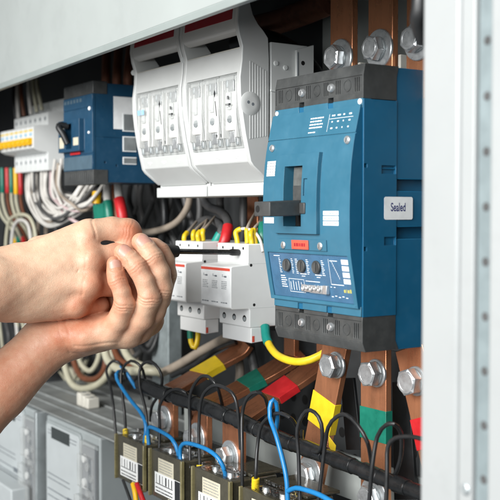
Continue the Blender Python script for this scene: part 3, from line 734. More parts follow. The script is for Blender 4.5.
for x, z, h in ((XR+20, ez-40, 13), (XR+24, ez-80, 11), (XR+18, ez-100, 12), (XR+26, ez-150, 14)):
    pass
tcv.build('clear_cover', 'milky_plastic', me_, 2.2, 3)
MB().box(XR+5, EX1-4, -1, 2.2, ez-182, ez-16).build('terminal_bed', 'print_grey', me_)
for k in range(8): MB().lathe((XR+12+9*(k % 3), -1, ez-30-19*(k//2)-8*(k % 2)), (0, -1, 0), [(0, 5), (2, 4.6), (2.2, 2)], 12).build('terminal_screw', 'zinc' if k % 3 else 'white_plastic', me_)
MB().prism_y(rrect(XR+9, ez-176, EX1-14, ez-112, 9), -10, -6).build('sealing_tab', 'meter_face', me_, .8)
m2 = dup(me_, (-178, 0, -2), 'grey energy meter without a visible display, at the left picture edge')
ps = MB().box(EX0-16, EX0-9, -8, 60, ez-190, ez+1)
tag(ps.build('divider_post', 'steel', None, .8, loc=(EX0-12, 0, ez-190)), 'slim steel post between the two energy meters', 'post')
shx = at(128, 432, Y=0).x
she = thing('equipment_shelf', 'grey steel shelf behind the energy meter top', 'shelf', ((EX0+shx)/2-60, 70, ez))
MB().box(EX0-200, shx+60, 3, 150, ez+.5, ez+2.5).build('shelf_plate', 'shelf_grey', she, .5)
rg = MB()
for k, y in enumerate((22, 40, 75, 110)): rg.box(EX0-198, shx+58, y, y+2.2, ez+2.6, ez+4.6+k % 2)
rg.build('shelf_fold', 'shelf_grey', she, .5)
tbk = thing('terminal_block', 'small white terminal block on the grey shelf', 'terminal block', at(86, 412, Y=55))
c = at(86, 412, Y=55)
for k in range(3):
    o = MB().box(c.x-18+k*12, c.x-7+k*12, 50, 66, ez+2.5, ez+19-k*1.5).build('block', 'ivory_plastic', tbk, 1.5)
    MB().lathe((c.x-12.5+k*12, 58, ez+19-k*1.5), (0, 0, 1), [(0, 3), (.2, 2.8)], 10).build('screw_well', 'print_grey', o)
wb = at(0, 482, Y=-30)
tag(MB().box(wb.x-90, at(11, 486, Y=-30).x, -30, -5, wb.z-90, wb.z-1).build('junction_box', 'meter_face', None, 2, 3, loc=(wb.x, -20, wb.z-90)), 'white box corner at the lower left picture edge', 'box')

# ------------------------------------------------------------------ current transformers
c0 = at(117, 434, Y=-8); ctz = c0.z
ct = thing('current_transformer', 'dark resin current transformer farthest left, next to the meter', 'transformer', (c0.x+22, 20, ctz-95), 'current transformers in a row')
w_ = at(145, 447, Y=-8).x-c0.x
MB().box(c0.x, c0.x+w_, -8, 40, ctz-46, ctz).build('housing', 'resin', ct, 1.5, 3)
cy = lambda u, v, h: (c0.x+u, -8-h, ctz+v)
lb_ = MB(); bar(lb_, cy, w_*.24, -21.5, w_*.72, -6, .2); lb_ = lb_.build('paper_label', 'label_beige', ct)
lp = MB(); rows(lp, cy, w_*.27, w_*.68, -20, -7, 5, 61, .21, .22); lp.build('printed_text', 'print_grey', lb_)
bc = MB(); bar(bc, cy, w_*.13, -40.5, w_*.95, -20.5, .3); bc = bc.build('barcode_sticker', 'white_plastic', ct)
bl = MB()
rg = random.Random(4)
for k in range(6):
    u = w_*.18+k*w_*.095; bar(bl, cy, u, -30.5, u+rg.choice([.9, 1.6, 2.6]), -22.5, .05, .3)
bar(bl, cy, w_*.16, -31.6, w_*.70, -30.8, .06, .32); rows(bl, cy, w_*.16, w_*.7, -40, -33.5, 2, 77, .32, .4)
bar(bl, cy, w_*.76, -40, w_*.92, -21, .06, .32)
bl.build('printed_bars', 'print_dark', bc)
for k in (0, 1): MB().box(c0.x-1.6+k*(w_+.4), c0.x+.4+k*(w_+1.2), -10.6, -7, ctz-46, ctz+.5).build('edge_moulding', 'label_moulding', ct, .5)
l3 = MB(); bar(l3, cy, w_*.55, -46, w_*.85, -41.5, .2); l3.build('paper_label', 'label_beige', ct)
tcx = MB(); tcx.box(c0.x+w_*.1, c0.x+w_*.9, -4, 12, ctz+.2, ctz+5); tcx.build('clear_terminal_cover', 'clear_plastic', ct, 1.2)
for k in range(2): MB().lathe((c0.x+w_*(.3+.4*k), 4, ctz), (0, 0, 1), [(0, 3.6), (2.5, 3.4), (2.6, 1)], 12).build('terminal_screw', 'zinc', ct)
MB().box(c0.x+1, c0.x+w_-1, 14, 48, ctz+.2, ctz+3).build('top_plate', 'resin', ct, .8)
for px, lab in ((151, 'dark resin current transformer second from the meter'), (194, 'dark resin current transformer third from the meter'), (242, 'dark resin current transformer nearest the taped copper bars')):
    t = (px-117)*.42+434
    q = at(px, t, Y=-8); dup(ct, (q.x-c0.x, 0, 0), lab)

# ------------------------------------------------------------------ bars running back from the transformers
def slant(lab, pts, wid, material, tape=None, end=None):
    """flat copper bar lying face up along the points, with a bolted end folded down at the front"""
    P = [at(a, b, Y=c) for a, b, c in pts]
    t = thing('copper_busbar', lab, 'busbar', P[0], 'copper bars running back from the transformers')
    S_ = spline(P, 4.); mb = MB(); q = []
    def ring(i, g=0.):
        d = (S_[min(i+1, len(S_)-1)]-S_[max(i-1, 0)]).normalized(); s = Vector((1, 0, 0)); s = (s-d*s.dot(d)).normalized(); n = s.cross(d)
        if n.z < 0: n = -n
        return [S_[i]+s*(wid/2+g)+n*(g+.0), S_[i]-s*(wid/2+g)+n*(g+.0), S_[i]-s*(wid/2+g)-n*(6+g), S_[i]+s*(wid/2+g)-n*(6+g)]
    def strip(i0, i1, g):
        mb = MB(); V = [p for i in range(i0, i1+1) for p in ring(i, g)]; Fs = [(0, 1, 2, 3), tuple(len(V)-4+k for k in range(4))]
        for r in range(i1-i0):
            Fs += [(4*r+k, 4*r+(k+1) % 4, 4*r+4+(k+1) % 4, 4*r+4+k) for k in range(4)]
        return mb.add(V, Fs)
    b = strip(0, len(S_)-1, 0)
    fx0, fx1, fy0, fy1 = P[0].x-wid/2, P[0].x+wid/2, P[0].y-5, P[0].y+1
    if end: b.box(fx0, fx1, fy0, fy1, P[0].z-end, P[0].z+1)
    b.build('bar', material, t, .6)
    if tape:
        n = len(S_)-1; strip(int(n*tape[0]), int(n*tape[1]), .5).build('tape', tape[2], t, .2)
    if end:
        hexbolt(t, (P[0].x-1, fy0, P[0].z-end*.62), r=10, h=8, wr=14.5, rot=.6)
    return t
slant('copper bar with yellow tape running back below the white modules', [(170, 388, 32), (188, 378, 55), (212, 364, 84), (236, 350, 108), (243, 340, 114)], 32, 'copper_dull' if False else 'copper', (.42, .66, 'yellow'), 52)
slant('copper bar with green tape running back toward the earth wire', [(203, 404, 32), (224, 394, 55), (250, 380, 82), (275, 366, 105), (300, 350, 128)], 32, 'copper', (.42, .62, 'green'), 52)
slant('copper bar with red tape running back toward the large breaker', [(236, 418, 32), (254, 406, 55), (280, 388, 84), (305, 371, 108), (325, 356, 128)], 32, 'copper', (.42, .66, 'red'), 56)
for px, lab in ((289, 'dull copper upright far behind the earth wire, left of the black cover edge'), (322, 'dull copper upright far behind the earth wire, right one of the pair')):
    p = at(px, 352, Y=120); tag(MB().box(p.x-9, p.x+9, 120, 126, at(px, 372, Y=120).z, at(px, 322, Y=120).z).build('copper_upright', 'copper', None, .6, loc=(p.x, 120, p.z)), lab, 'busbar', 'dull copper uprights')
for px, y1, lab in ((252, 247, 'brown copper upright seen between the white modules and the fuse switch'),):
    p = at(px, 215, Y=115); tag(MB().box(p.x-10, p.x+10, 115, 121, at(px, y1+30, Y=115).z, at(px, 180, Y=115).z).build('copper_upright', 'copper', None, .6, loc=(p.x, 115, p.z)), lab, 'busbar')
for k, px in enumerate((106, 117, 128)):
    p = at(px, 75, Y=75); q = MB().tube([at(px, 92, Y=75), at(px, 74, Y=75), at(px+1+k, 45, Y=85)], 5.5, 10)
    tag(q.build('brown_cable', 'copper_dull', loc=p), ['brown cable rising from the navy breaker, farthest from the fuse switch', 'brown cable rising from the navy breaker, middle of three', 'brown cable rising from the navy breaker, nearest the fuse switch'][k], 'cable', 'brown cables above the navy breaker')
p = at(290, 25, Y=118)
tag(MB().tube([at(236, 30, Y=118), at(270, 24, Y=118), at(300, 14, Y=118), at(330, 2, Y=118)], 12, 12).build('copper_rail', 'copper_dull', loc=p), 'dark brown round bar high behind the upper copper bars', 'bar')
tag(MB().tube([at(236, 44, Y=100), at(262, 38, Y=100), at(290, 50, Y=100), at(312, 72, Y=90), at(320, 95, Y=80)], 9, 12).build('black_cable', 'wire_black', loc=p), 'thick black cable bending behind the white side box', 'cable')
tag(MB().tube([at(421, -12, Y=-52), at(420, 10, Y=-52), at(418.5, 22, Y=-50), at(424, 40, Y=-40)], 5.2, 12).build('black_cable', 'wire_black', loc=at(420, 10, Y=-52)), 'black cable hanging beside the cabinet post at the top', 'cable')

# ------------------------------------------------------------------ cable loom wrapped in black tape
LP = [at(*q) if False else at(q[0], q[1], Y=q[2]) for q in ((140, 384, 14), (163, 393, 14), (200, 405, 14), (235, 419, 14), (275, 437, 16), (310, 450, 18), (345, 463, 18), (372, 474, 18), (405, 487, 18), (440, 500, 18))]
lm = MB().tube(LP, 6.4, 14, 3., lambda t: 1.0+.03*math.sin(t*60)-.42*max(0, t-.55))
lo_ = lm.build('cable_loom', 'tape_black', loc=LP[0]); tag(lo_, 'thick black cable loom wrapped in tape crossing in front of the copper bars', 'cable loom')
SP = spline(LP, 3.)
for k, (a, b) in enumerate(((6, 22), (26, 38), (42, 58), (62, 72), (76, 88), (92, 101), (104, 112), (115, 122), (126, 131))):
    if b < len(SP): MB().tube(SP[a:b], 8.0-.014*a, 14, 3., lambda t: 1.04-.13*t+.05*(t > .9)).build('tape_wrap', 'tape_black', lo_, .4)

# ------------------------------------------------------------------ thin wires above the transformers
jr = random.Random(5)
def jig(p): return [p[0]]+[(a+jr.uniform(-1.2, 1.2), b+jr.uniform(-1.2, 1.2), c+jr.uniform(-3, 3)) for a, b, c in p[1:]]
BW = [
 ([(116, 436, 8), (113, 405, 10), (109, 384, 14), (107.5, 370, 18), (113, 360, 22), (122, 366, 26), (126, 380, 36)], 'thin black wire rising from the first transformer beside the meter, arching over to the right', ()),
 ([(126, 437, 0), (125, 410, 4), (122, 385, 8), (122, 370, 12), (130, 361.5, 16), (140, 366, 20), (144, 380, 26), (150, 398, 36)], 'thin black wire with a yellow ferrule on the first transformer', ((0, 7, 3.1, 'yellow'),)),
 ([(148, 446, 0), (145, 412, 4), (140, 386, 8), (142, 367, 10), (153, 361.5, 12), (162, 374, 14), (160.5, 392, 16), (153, 405, 20), (150, 420, 24)], 'thin black wire in a closed round loop above the second transformer', ((0, 9, 3.3, 'yellow'),)),
 ([(159, 458, 0), (159, 428, 2), (161, 406, 4), (169, 392, 6), (180, 389, 8), (189, 398, 12), (192, 420, 26)], 'thin black wire with a yellow ferrule on the second transformer', ((0, 8, 3.1, 'yellow'),)),
 ([(190, 468, 0), (189, 428, 2), (191, 396, 4), (198, 379, 4), (208, 377, 4), (218, 388, 6), (222, 404, 26)], 'thin black wire making the left one of two tall loops before the loom', ()),
 ([(200, 474, 0), (200, 428, 2), (202, 399, 2), (212, 386, 2), (226, 387, 2), (235, 397, 2), (238.5, 422, 2), (240, 450, 8)], 'thin black wire with a yellow ferrule on the third transformer', ((0, 7, 3.1, 'yellow'),)),
 ([(242.5, 500, -2), (243, 450, 0), (242.5, 412, 2), (247, 397, 2), (256, 392, 4), (265, 398, 12), (268, 412, 28)], 'thin black wire rising left of the blue loop', ()),
 ([(255, 498, 0), (256, 472, 0), (258, 446, 0), (262, 424, 2), (276, 413, 2), (290, 417, 4), (297, 428, 16), (299, 445, 30)], 'thin black wire with a tall yellow ferrule right of the blue wire', ((0, 17, 3.4, 'yellow'),)),
 ([(300, 505, -2), (298.5, 460, 0), (298, 428, 0), (305, 411, 0), (315, 412, 0), (320.5, 424, 0), (321, 444, 2), (315, 452, 10), (304, 442, 22), (302, 430, 30)], 'thin black wire in a narrow loop in front of the yellow taped bar', ()),
 ([(318, 505, -2), (324, 450, 0), (328, 427, 0), (336, 416.5, 0), (346, 416, 0), (358, 425, 0), (367, 442, 2), (372, 466, 24)], 'thin black wire arching from the yellow taped bar to the green taped bar', ()),
 ([(369, 505, -4), (373, 468, -2), (378, 438, 0), (386, 425, 0), (394, 423, 4), (401, 433, 12), (402, 454, 20), (396, 474, 24), (386, 478, 30)], 'thin black wire curling beside the green taped bar', ()),
 ([(386, 505, -6), (386, 470, -4), (387, 447, -2), (396, 438, -2), (410, 435.5, -2), (430, 440, 0)], 'thin black wire bending behind the cabinet post', ()),
 ([(255, 425, 30), (300, 448, 34), (360, 471, 36), (400, 483, 36), (440, 497, 36)], 'thin black wire running along behind the cable loom', ()),
 ([(123, 480, -12), (126, 490, -14), (133, 505, -14)], 'short black wire hanging under the first transformer', ()),
]
for pts, lab, sl in BW: wire('wire', lab, 'wire', jig(pts), 1.55, 'wire_black', 'thin black wires', sleeves=sl)
UW = [
 ([(126, 371, 40), (118, 372, 10), (117, 379, 6), (129, 398, 4), (141, 413, 2), (146, 426, 0), (144, 445, -2)], 'blue wire running down to the first transformer'),
 ([(121, 366, 46), (127, 373, 46), (131, 380, 48), (136, 388, 52)], 'short blue wire seen behind the first black loops'),
 ([(149, 448, -2), (148, 432, -2), (150, 427, -3), (160, 431, -4), (172, 439, -4), (178, 452, -2), (179, 466, 2)], 'blue wire arching from the first to the second transformer'),
 ([(182.5, 470, -4), (180, 452, -4), (183, 444, -4), (192, 444, -4), (208, 450, -5), (219, 459, -4), (225, 472, 0), (226, 486, 4)], 'blue wire arching from the second to the third transformer'),
 ([(288, 505, -6), (286, 475, -5), (277, 438, -3), (270, 417, 0), (271, 402, 2), (276, 402, 6), (277.5, 420, 10), (274, 435, 14), (267, 438, 20), (258, 434, 30)], 'blue wire with a tall narrow loop right of the third transformer'),
 ([(288, 491, -8), (296, 488, -8), (306, 490, -8), (320, 495, -8), (334, 503, -8)], 'blue wire curving away at the bottom below the bolted copper bar'),
]
for pts, lab in UW: wire('wire', lab, 'wire', pts, 2.0, 'wire_blue', 'blue wires')
wire('wire', 'orange red wire end under the first transformer', 'wire', [(137, 484, -12), (140, 492, -14), (146, 508, -14)], 2.6, 'red', 'hanging coloured wires')
wire('wire', 'yellow wire end under the first transformer', 'wire', [(133, 484, -12), (135, 492, -14), (137, 508, -14)], 2.6, 'amber', 'hanging coloured wires')

# ------------------------------------------------------------------ earth wires and wiring round the white modules
w1 = wire('earth_wire', 'yellow earth wire with a teal sleeve bending under the large breaker', 'wire', [(265, 326, 66), (267, 340, 62), (276, 354, 60), (291, 361, 58), (306, 361, 62), (321, 355, 69), (334, 346, 74)], 3.6, 'yellow', sleeves=((0, 19, 4.4, 'teal'),))
wire('earth_wire', 'short yellow and green earth wire under the left white module', 'wire', [(190, 326, 70), (191, 342, 70), (195, 348, 72), (198, 338, 76), (198, 326, 78)], 2.8, 'yellow', sleeves=((0, 12, 3.3, 'green'),))
FR = [((238, 246), (236, 232), 'ferrule'), ((247.5, 246), (247, 230), 0), ((252, 247), (251, 233), 0), ((256, 247), (254, 229), 0), ((184, 247), (184.5, 236), 0), ((193.5, 247), (193.5, 233), 0), ((199, 247), (198, 234), 0), ((203, 246), (203, 231), 0)]
flab = ['leftmost yellow ferrule on the module the screwdriver touches', 'tall yellow ferrule second from left on the module the screwdriver touches', 'yellow ferrule third from left on the module the screwdriver touches', 'yellow ferrule nearest the large breaker on the white module',
        'leftmost yellow ferrule on the module behind the fingers', 'yellow ferrule second from left on the module behind the fingers', 'yellow ferrule third from left on the module behind the fingers', 'rightmost yellow ferrule on the module behind the fingers']
for k, ((ax, ay), (bx, by), _) in enumerate(FR):
    Yf = 58+(k % 2)*5
    tail = [(bx+6, by-7, Yf+12), (bx+9+k % 3*3, by-14, Yf+32)] if k not in (0, 1) else ([(241, 229, 62), (248, 229, 64), (256, 233, 64), (261, 242, 62), (263, 252, 60)] if k == 0 else [(249, 224, 66), (256, 212, 92)])
    wire('wire', 'wire with the '+flab[k], 'wire', [(ax, ay, Yf), ((ax+bx)/2, (ay+by)/2, Yf), (bx, by, Yf)]+tail, 1.5, 'wire_white' if k == 0 else 'wire_beige', 'wires with yellow ferrules', sleeves=((0, 17, 2.5, 'yellow'),))
wire('cable', 'grey cable with a red sleeve between the white modules', 'cable', [(222, 248, 68), (226, 236, 72), (228, 222, 80), (221, 212, 90), (208, 206, 98), (203, 196, 100), (210, 182, 100)], 4.6, 'wire_grey', 'grey cables behind the white modules', sleeves=((0, 24, 5.6, 'red'),))
wire('cable', 'grey cable with a green sleeve between the white modules', 'cable', [(211, 250, 74), (218, 238, 78), (222, 228, 84), (212, 220, 96), (200, 222, 104), (190, 232, 110)], 4.4, 'wire_grey', 'grey cables behind the white modules', sleeves=((0, 20, 5.0, 'teal'),))
wire('cable', 'grey cable with a green sleeve beside the large breaker', 'cable', [(262, 250, 70), (263, 232, 72), (264, 214, 84), (263, 190, 96)], 4.6, 'wire_grey', 'grey cables behind the white modules', sleeves=((0, 26, 5.6, 'green'),))
GC = [([(240, 252, 96), (243, 225, 98), (243, 195, 100), (240, 180, 100)], 4.2, 'straight grey cable just left of the brown copper upright'),
      ([(226, 182, 108), (220, 200, 110), (224, 225, 112), (232, 250, 112)], 4.2, 'grey cable behind the red sleeve'),
      ([(190, 182, 100), (188, 206, 104), (174, 224, 108), (150, 232, 112), (128, 231, 116)], 4.0, 'brownish grey cable curving down to the knuckles'),
      ([(196, 182, 112), (200, 205, 114), (198, 228, 114), (190, 252, 116)], 4.0, 'grey cable behind the yellow ferrules of the left module'),
      ([(182, 182, 118), (186, 204, 120), (194, 226, 122)], 4.0, 'grey cable farthest left under the fuse switches'),
      ([(160, 180, 122), (164, 205, 122), (164, 230, 122), (158, 250, 122)], 5.0, 'dark cable hanging behind the screwdriver handle'),
      ([(271, 250, 100), (272, 220, 100), (270, 190, 100)], 5.0, 'dark cable right behind the large breaker edge')]
for k, (p, r, l) in enumerate(GC): wire('cable', l, 'cable', p, r, 'wire_beige' if k == 2 else ('wire_black' if k > 4 else 'wire_grey'), 'cables under the fuse switches')
bx = at(120, 190, Y=126); by_ = at(180, 250, Y=126)

# ------------------------------------------------------------------ cables lower left and below the hands
CC = [([(62, 340, 90), (64, 362, 90), (70, 381, 88), (80, 388.5, 86), (95, 386, 84), (106, 377, 84), (112, 362, 88), (113, 345, 94)], 4.6, 'wire_cream', 'cream cable in the lowest loop below the wrist'),
      ([(70, 340, 96), (74, 362, 96), (82, 377, 95), (95, 379, 94), (104, 370, 94), (107, 352, 98)], 4.0, 'wire_brown', 'brown cable inside the lowest cream loop'),
      ([(76, 344, 104), (80, 362, 104), (90, 371, 104), (98, 360, 106), (101, 340, 108)], 3.6, 'wire_cream', 'cream cable in the innermost loop below the wrist'),
      ([(102, 328, 70), (104, 345, 70), (108, 360, 68), (119, 369, 66), (134, 371, 66), (150, 371, 70), (160, 372, 80)], 5.2, 'wire_cream', 'thick cream cable curving below the little finger'),
      ([(112, 328, 80), (114, 348, 80), (121, 361, 78), (134, 366, 78), (148, 368, 84)], 4.2, 'wire_brown', 'brown cable between two cream cables below the fingers'),
      ([(120, 328, 76), (123, 346, 76), (130, 359, 74), (142, 366, 74), (154, 370, 84)], 4.6, 'wire_cream', 'cream cable curving just left of the steel strut'),
      ([(132, 330, 100), (140, 345, 100), (150, 352, 104), (158, 335, 112), (160, 312, 114)], 3.6, 'wire_black', 'black cable behind the cream cables beside the strut'),
      ([(128, 362, 108), (140, 352, 108), (150, 344, 110), (156, 332, 112)], 3.0, 'wire_grey', 'grey cable slanting up toward the strut'),
      ([(160, 374, 90), (180, 364, 98), (200, 352, 104), (222, 340, 112), (240, 330, 116)], 5.2, 'wire_beige', 'thick beige cable above the yellow taped bar'),
      ([(172, 376, 84), (196, 364, 92), (216, 350, 100), (236, 342, 110)], 3.0, 'wire_black', 'black cable along the yellow taped bar'),
      ([(236, 344, 124), (238, 356, 124), (240, 372, 124), (238, 390, 124)], 5.0, 'wire_beige', 'beige cable standing behind the end of the yellow taped bar'),
      ([(250, 344, 124), (252, 358, 124), (256, 374, 124)], 5.0, 'wire_grey', 'grey cable standing left of the earth wire')]
for p, r, m_, l in CC: wire('cable', l, 'cable', p, r, m_, 'cables below the hands')

rg = random.Random(23)
for k in range(16):
    x = rg.uniform(66, 148); d = rg.uniform(-14, 26)
    wire('cable', 'dark or pale cable in the dim tangle behind the lower hand and the strut', 'cable',
         [(x, 322, 128), (x+d*.2, 340, 120+rg.uniform(-6, 14)), (x+d*.6, 358+rg.uniform(-6, 8), 122+rg.uniform(-6, 14)), (x+d*1.3, 372+rg.uniform(-10, 12), 130), (x+d*2.2, 366+rg.uniform(-14, 22), 140)],
         rg.uniform(2.0, 3.8), rg.choice(['wire_black', 'wire_black', 'wire_grey', 'wire_grey', 'wire_beige', 'wire_cream', 'wire_blue']), 'cables behind the lower hand', n=8)
for k in range(9):
    x = 132+k*5.6+rg.uniform(-2, 2)
    wire('cable', 'black cable hanging in the dark space above the fingers', 'cable',
         [(x, 178, 134), (x+rg.uniform(-3, 5), 200, 132), (x+rg.uniform(-6, 8), 222, 132), (x+rg.uniform(-10, 8), 246, 134), (x+rg.uniform(-14, 10), 268, 138)],
         rg.uniform(2.6, 4.2), rg.choice(['wire_black', 'wire_grey', 'wire_black']), 'black cables above the fingers', n=8)
for k in range(7):
    x = 6+k*8+rg.uniform(-2, 2)
    wire('cable', 'grey or black cable hanging behind the white wire bundle', 'cable',
         [(x, 172, 100), (x+rg.uniform(-3, 4), 200, 104), (x+rg.uniform(-5, 6), 230, 106), (x+rg.uniform(-6, 8), 262, 110)],
         rg.uniform(2.4, 3.4), rg.choice(['wire_black', 'wire_grey', 'wire_beige']), 'cables behind the white bundle', n=8)

# ------------------------------------------------------------------ wiring at the far left
for k, (px, col, wc) in enumerate(((2, 'green', 'wire_cream'), (7, 'red', 'wire_brown'), (11, 'green', 'wire_cream'), (15.5, 'amber', 'wire_cream'), (20, 'red', 'wire_brown'), (-3, 'green', 'wire_cream'))):
    wire('wire', ['cream wire with a green sleeve, left of the red one at the picture edge', 'brown wire with a red sleeve between two green sleeves', 'cream wire with a green sleeve left of the orange sleeve', 'cream wire with an orange sleeve', 'brown wire with a red sleeve right of the orange sleeve', 'cream wire with a green sleeve cut by the picture edge'][k], 'wire',
         [(px, 168, 58), (px+.5, 188, 58), (px+1, 202, 60), (px+5, 216, 66), (px+14, 228, 78), (px+20, 240, 90)], 2.5, wc, 'wires with coloured sleeves at the far left', sleeves=((0, 36, 3.3, col),))
for k, d in enumerate((0, 5.5)):
    wire('wire', ['outer wire of the pale arched pair at the far left', 'inner wire of the pale arched pair at the far left'][k], 'wire',
         [(5+d, 305, 60), (5.5+d, 262, 58), (6.5+d, 236+d*.4, 56), (10+d*.8, 220+d, 55), (20, 214.5+d, 55), (30-d*.5, 218+d, 56), (35.5-d*.9, 234+d*.4, 58), (37.5-d*.9, 265, 62), (38-d*.9, 300, 66)], 2.5, ['wire_cream', 'wire_white'][k], 'arched pale wires')
rg = random.Random(11)
for k in range(46):
    f = (k % 23)/22.; back_ = k >= 23
    x0 = 28+f*34+rg.uniform(-1.5, 1.5); y0 = rg.uniform(158, 168); Y0 = (62 if back_ else 50)+rg.uniform(-4, 8)
    dip = 224-f*20+rg.uniform(-6, 6)-(6 if back_ else 0); xm = x0+10+rg.uniform(-3, 4)+(1-f)*6
    xe = 80+rg.uniform(0, 20); ye = 186+rg.uniform(-4, 22)
    wire('wire', 'white wire in the hanging bundle behind the upper hand', 'wire',
         [(x0, y0, Y0), (x0-rg.uniform(0, 2.5), y0+20, Y0-4), (x0+1+rg.uniform(-1, 2), (y0+dip)/2+12, Y0-8), (xm, dip, Y0-10+rg.uniform(-6, 6)), ((xm+xe)/2, (dip+ye)/2+rg.uniform(0, 7), Y0-4), (xe, ye, Y0+8), (xe+6+rg.uniform(0, 6), ye-14, Y0+24)],
         rg.uniform(1.7, 2.3), rg.choice(['wire_white']*5+['wire_pink', 'wire_beige', 'wire_grey']), 'white wire bundle', n=8)
wire('wire', 'pale wire with a reddish tint hanging in front of the white bundle', 'wire', [(58, 168, 50), (58, 185, 46), (59, 203, 44), (66, 215, 44), (76, 222, 50), (86, 226, 60)], 2.3, 'wire_pink', 'white wire bundle')
for k, (px, col) in enumerate(((15, 'amber'), (19, 'green'), (24, 'red'))):
    p = at(px, 250, Y=85)
    wire('wire', ['black wire with an orange sleeve low behind the arched wires', 'black wire with a green sleeve low behind the arched wires', 'black wire with a red sleeve low behind the arched wires'][k], 'wire', [(px-1, 238, 88), (px, 246, 85), (px+1, 262, 82), (px+2, 300, 82), (px+3, 345, 86)], 2.7, ['wire_cream', 'wire_black', 'wire_white'][k], 'sleeved wires low at the far left', sleeves=((0, 22, 3.4, col),))
for k in range(7):
    px = -2+k*5.5
    wire('wire', 'pale wire hanging behind the two wrists', 'wire', [(px, 292, 84+k), (px+1, 315, 84), (px+3+k % 3*2, 335, 82), (px+6, 358, 86), (px+10, 380, 92)], 2.5, ['wire_cream', 'wire_grey', 'wire_black', 'wire_white', 'wire_cream', 'wire_grey', 'wire_white'][k], 'wires behind the wrists')
TC = [([(98, 182, 62), (97, 194, 58), (96, 210, 56), (95, 235, 58)], 4.2, 'wire_black', 'amber', 'black cable with an amber sleeve under the navy breaker', 16),
      ([(107, 182, 60), (107, 196, 54), (109, 215, 52), (110, 240, 54)], 4.6, 'wire_white', None, 'white cable with green tape under the navy breaker', 0),
      ([(118, 184, 58), (119, 198, 52), (122, 214, 50), (125, 240, 52)], 4.8, 'wire_white', None, 'white cable with red tape under the navy breaker', 0),
      ([(114, 182, 66), (114, 198, 62), (117, 216, 60), (119, 238, 60)], 3.0, 'wire_brown', None, 'brown cable behind the red taped white cable', 0)]
for k, (p, r, m_, sl, l, ln) in enumerate(TC):
    o = wire('cable', l, 'cable', p, r, m_, 'taped cables under the navy breaker')
    C_ = spline([at(a, b, Y=c) for a, b, c in p], 2.)
    if k == 0: MB().tube(C_[7:15], r+1.6, 12, 2.).build('sleeve', 'amber', o, .3)
    if k == 1:
        MB().tube(C_[14:36], r+1.2, 12, 2.).build('tape', 'green', o, .3)
        a = C_[15]; b = C_[33]
        MB().hull([a+Vector((-20, -10, -2)), a+Vector((2, -7, 0)), b+Vector((2, -7, 0)), b+Vector((-18, -10, 1))], [a+Vector((-20, -9, -2)), a+Vector((2, -6, 0)), b+Vector((2, -6, 0)), b+Vector((-18, -9, 1))]).build('tape_flag', 'green', o)
    if k == 2: MB().tube(C_[12:32], r+1.6, 12, 2.).build('tape', 'red', o, .3)
# wires into the far left breakers from above
for k, (a, b, col, l) in enumerate((((14, 84), (16, 118), 'wire_black', 'black wire entering the narrow breakers from above'), ((18, 82), (18.5, 118), 'wire_white', 'white wire entering the narrow breakers left of the brown one'),
                                   ((21, 80), (24, 116), 'wire_brown', 'brown wire entering the narrow breakers from above'), ((29, 78), (31, 114), 'wire_white', 'white wire entering the narrow breakers, middle one'),
                                   ((33, 76), (37, 112), 'wire_cream', 'cream wire entering the narrow breakers, left of the last'), ((37, 76), (42, 110), 'wire_cream', 'cream wire entering the narrow breakers nearest the navy breaker'))):
    wire('wire', l, 'wire', [(a[0]+1, a[1]-14, 62), (a[0], a[1], 52), ((a[0]+b[0])/2-1, (a[1]+b[1])/2, 44), (b[0], b[1], 46)], 2.6, col, 'wires into the narrow breakers')

# ------------------------------------------------------------------ screwdriver
tipP = Vector((-239.5, 49.6, at(243.5, 252.3, X=-239.5).z)); endP = at(95, 250, D=860)
ax = (endP-tipP).normalized(); L_ = lambda d: tipP+ax*d
Ly = (at(178, 250.6, D=905)-tipP).dot(ax)
sd = thing('screwdriver', 'black handled screwdriver held in both hands with its tip on the white module', 'screwdriver', L_(Ly))
MB().lathe(L_(9), ax, [(0, 2.5), (Ly-6, 2.5)], 20).build('shaft', 'shaft_steel', sd)
MB().lathe(tipP, ax, [(0, 2.2), (.8, 3.1), (7.5, 3.3), (9.5, 2.9), (11, 2.5)], 20).build('tip', 'soft_black', sd)
MB().lathe(L_(Ly), ax, [(0, 3.4), (.6, 5.4), (7, 6.0), (13, 7.2), (18, 9.6), (22, 11), (40, 12.5), (75, 12.5), (92, 11), (98, 7)], 30).build('handle', 'soft_black', sd)

# ------------------------------------------------------------------ the two hands: one distance field, one skin surface
def A3(t): return np.array(at(t[0], t[1], D=t[2]))
def cap(P, a, b, ra, rb):
    ab = b-a; t = np.clip(((P-a)@ab)/max(ab@ab, 1e-9), 0, 1)
    return np.linalg.norm(P-a-t[:, None]*ab, axis=1)-(ra+(rb-ra)*t)
def smin(a, b, k):
    h = np.maximum(k-np.abs(a-b), 0)/k
    return np.minimum(a, b)-h*h*h*k/6
def chain(P, js, k=2.5):
    d = None
    for p, q in zip(js[:-1], js[1:]):
        e = cap(P, A3(p), A3(q), p[3], q[3]); d = e if d is None else smin(d, e, k)
    return d
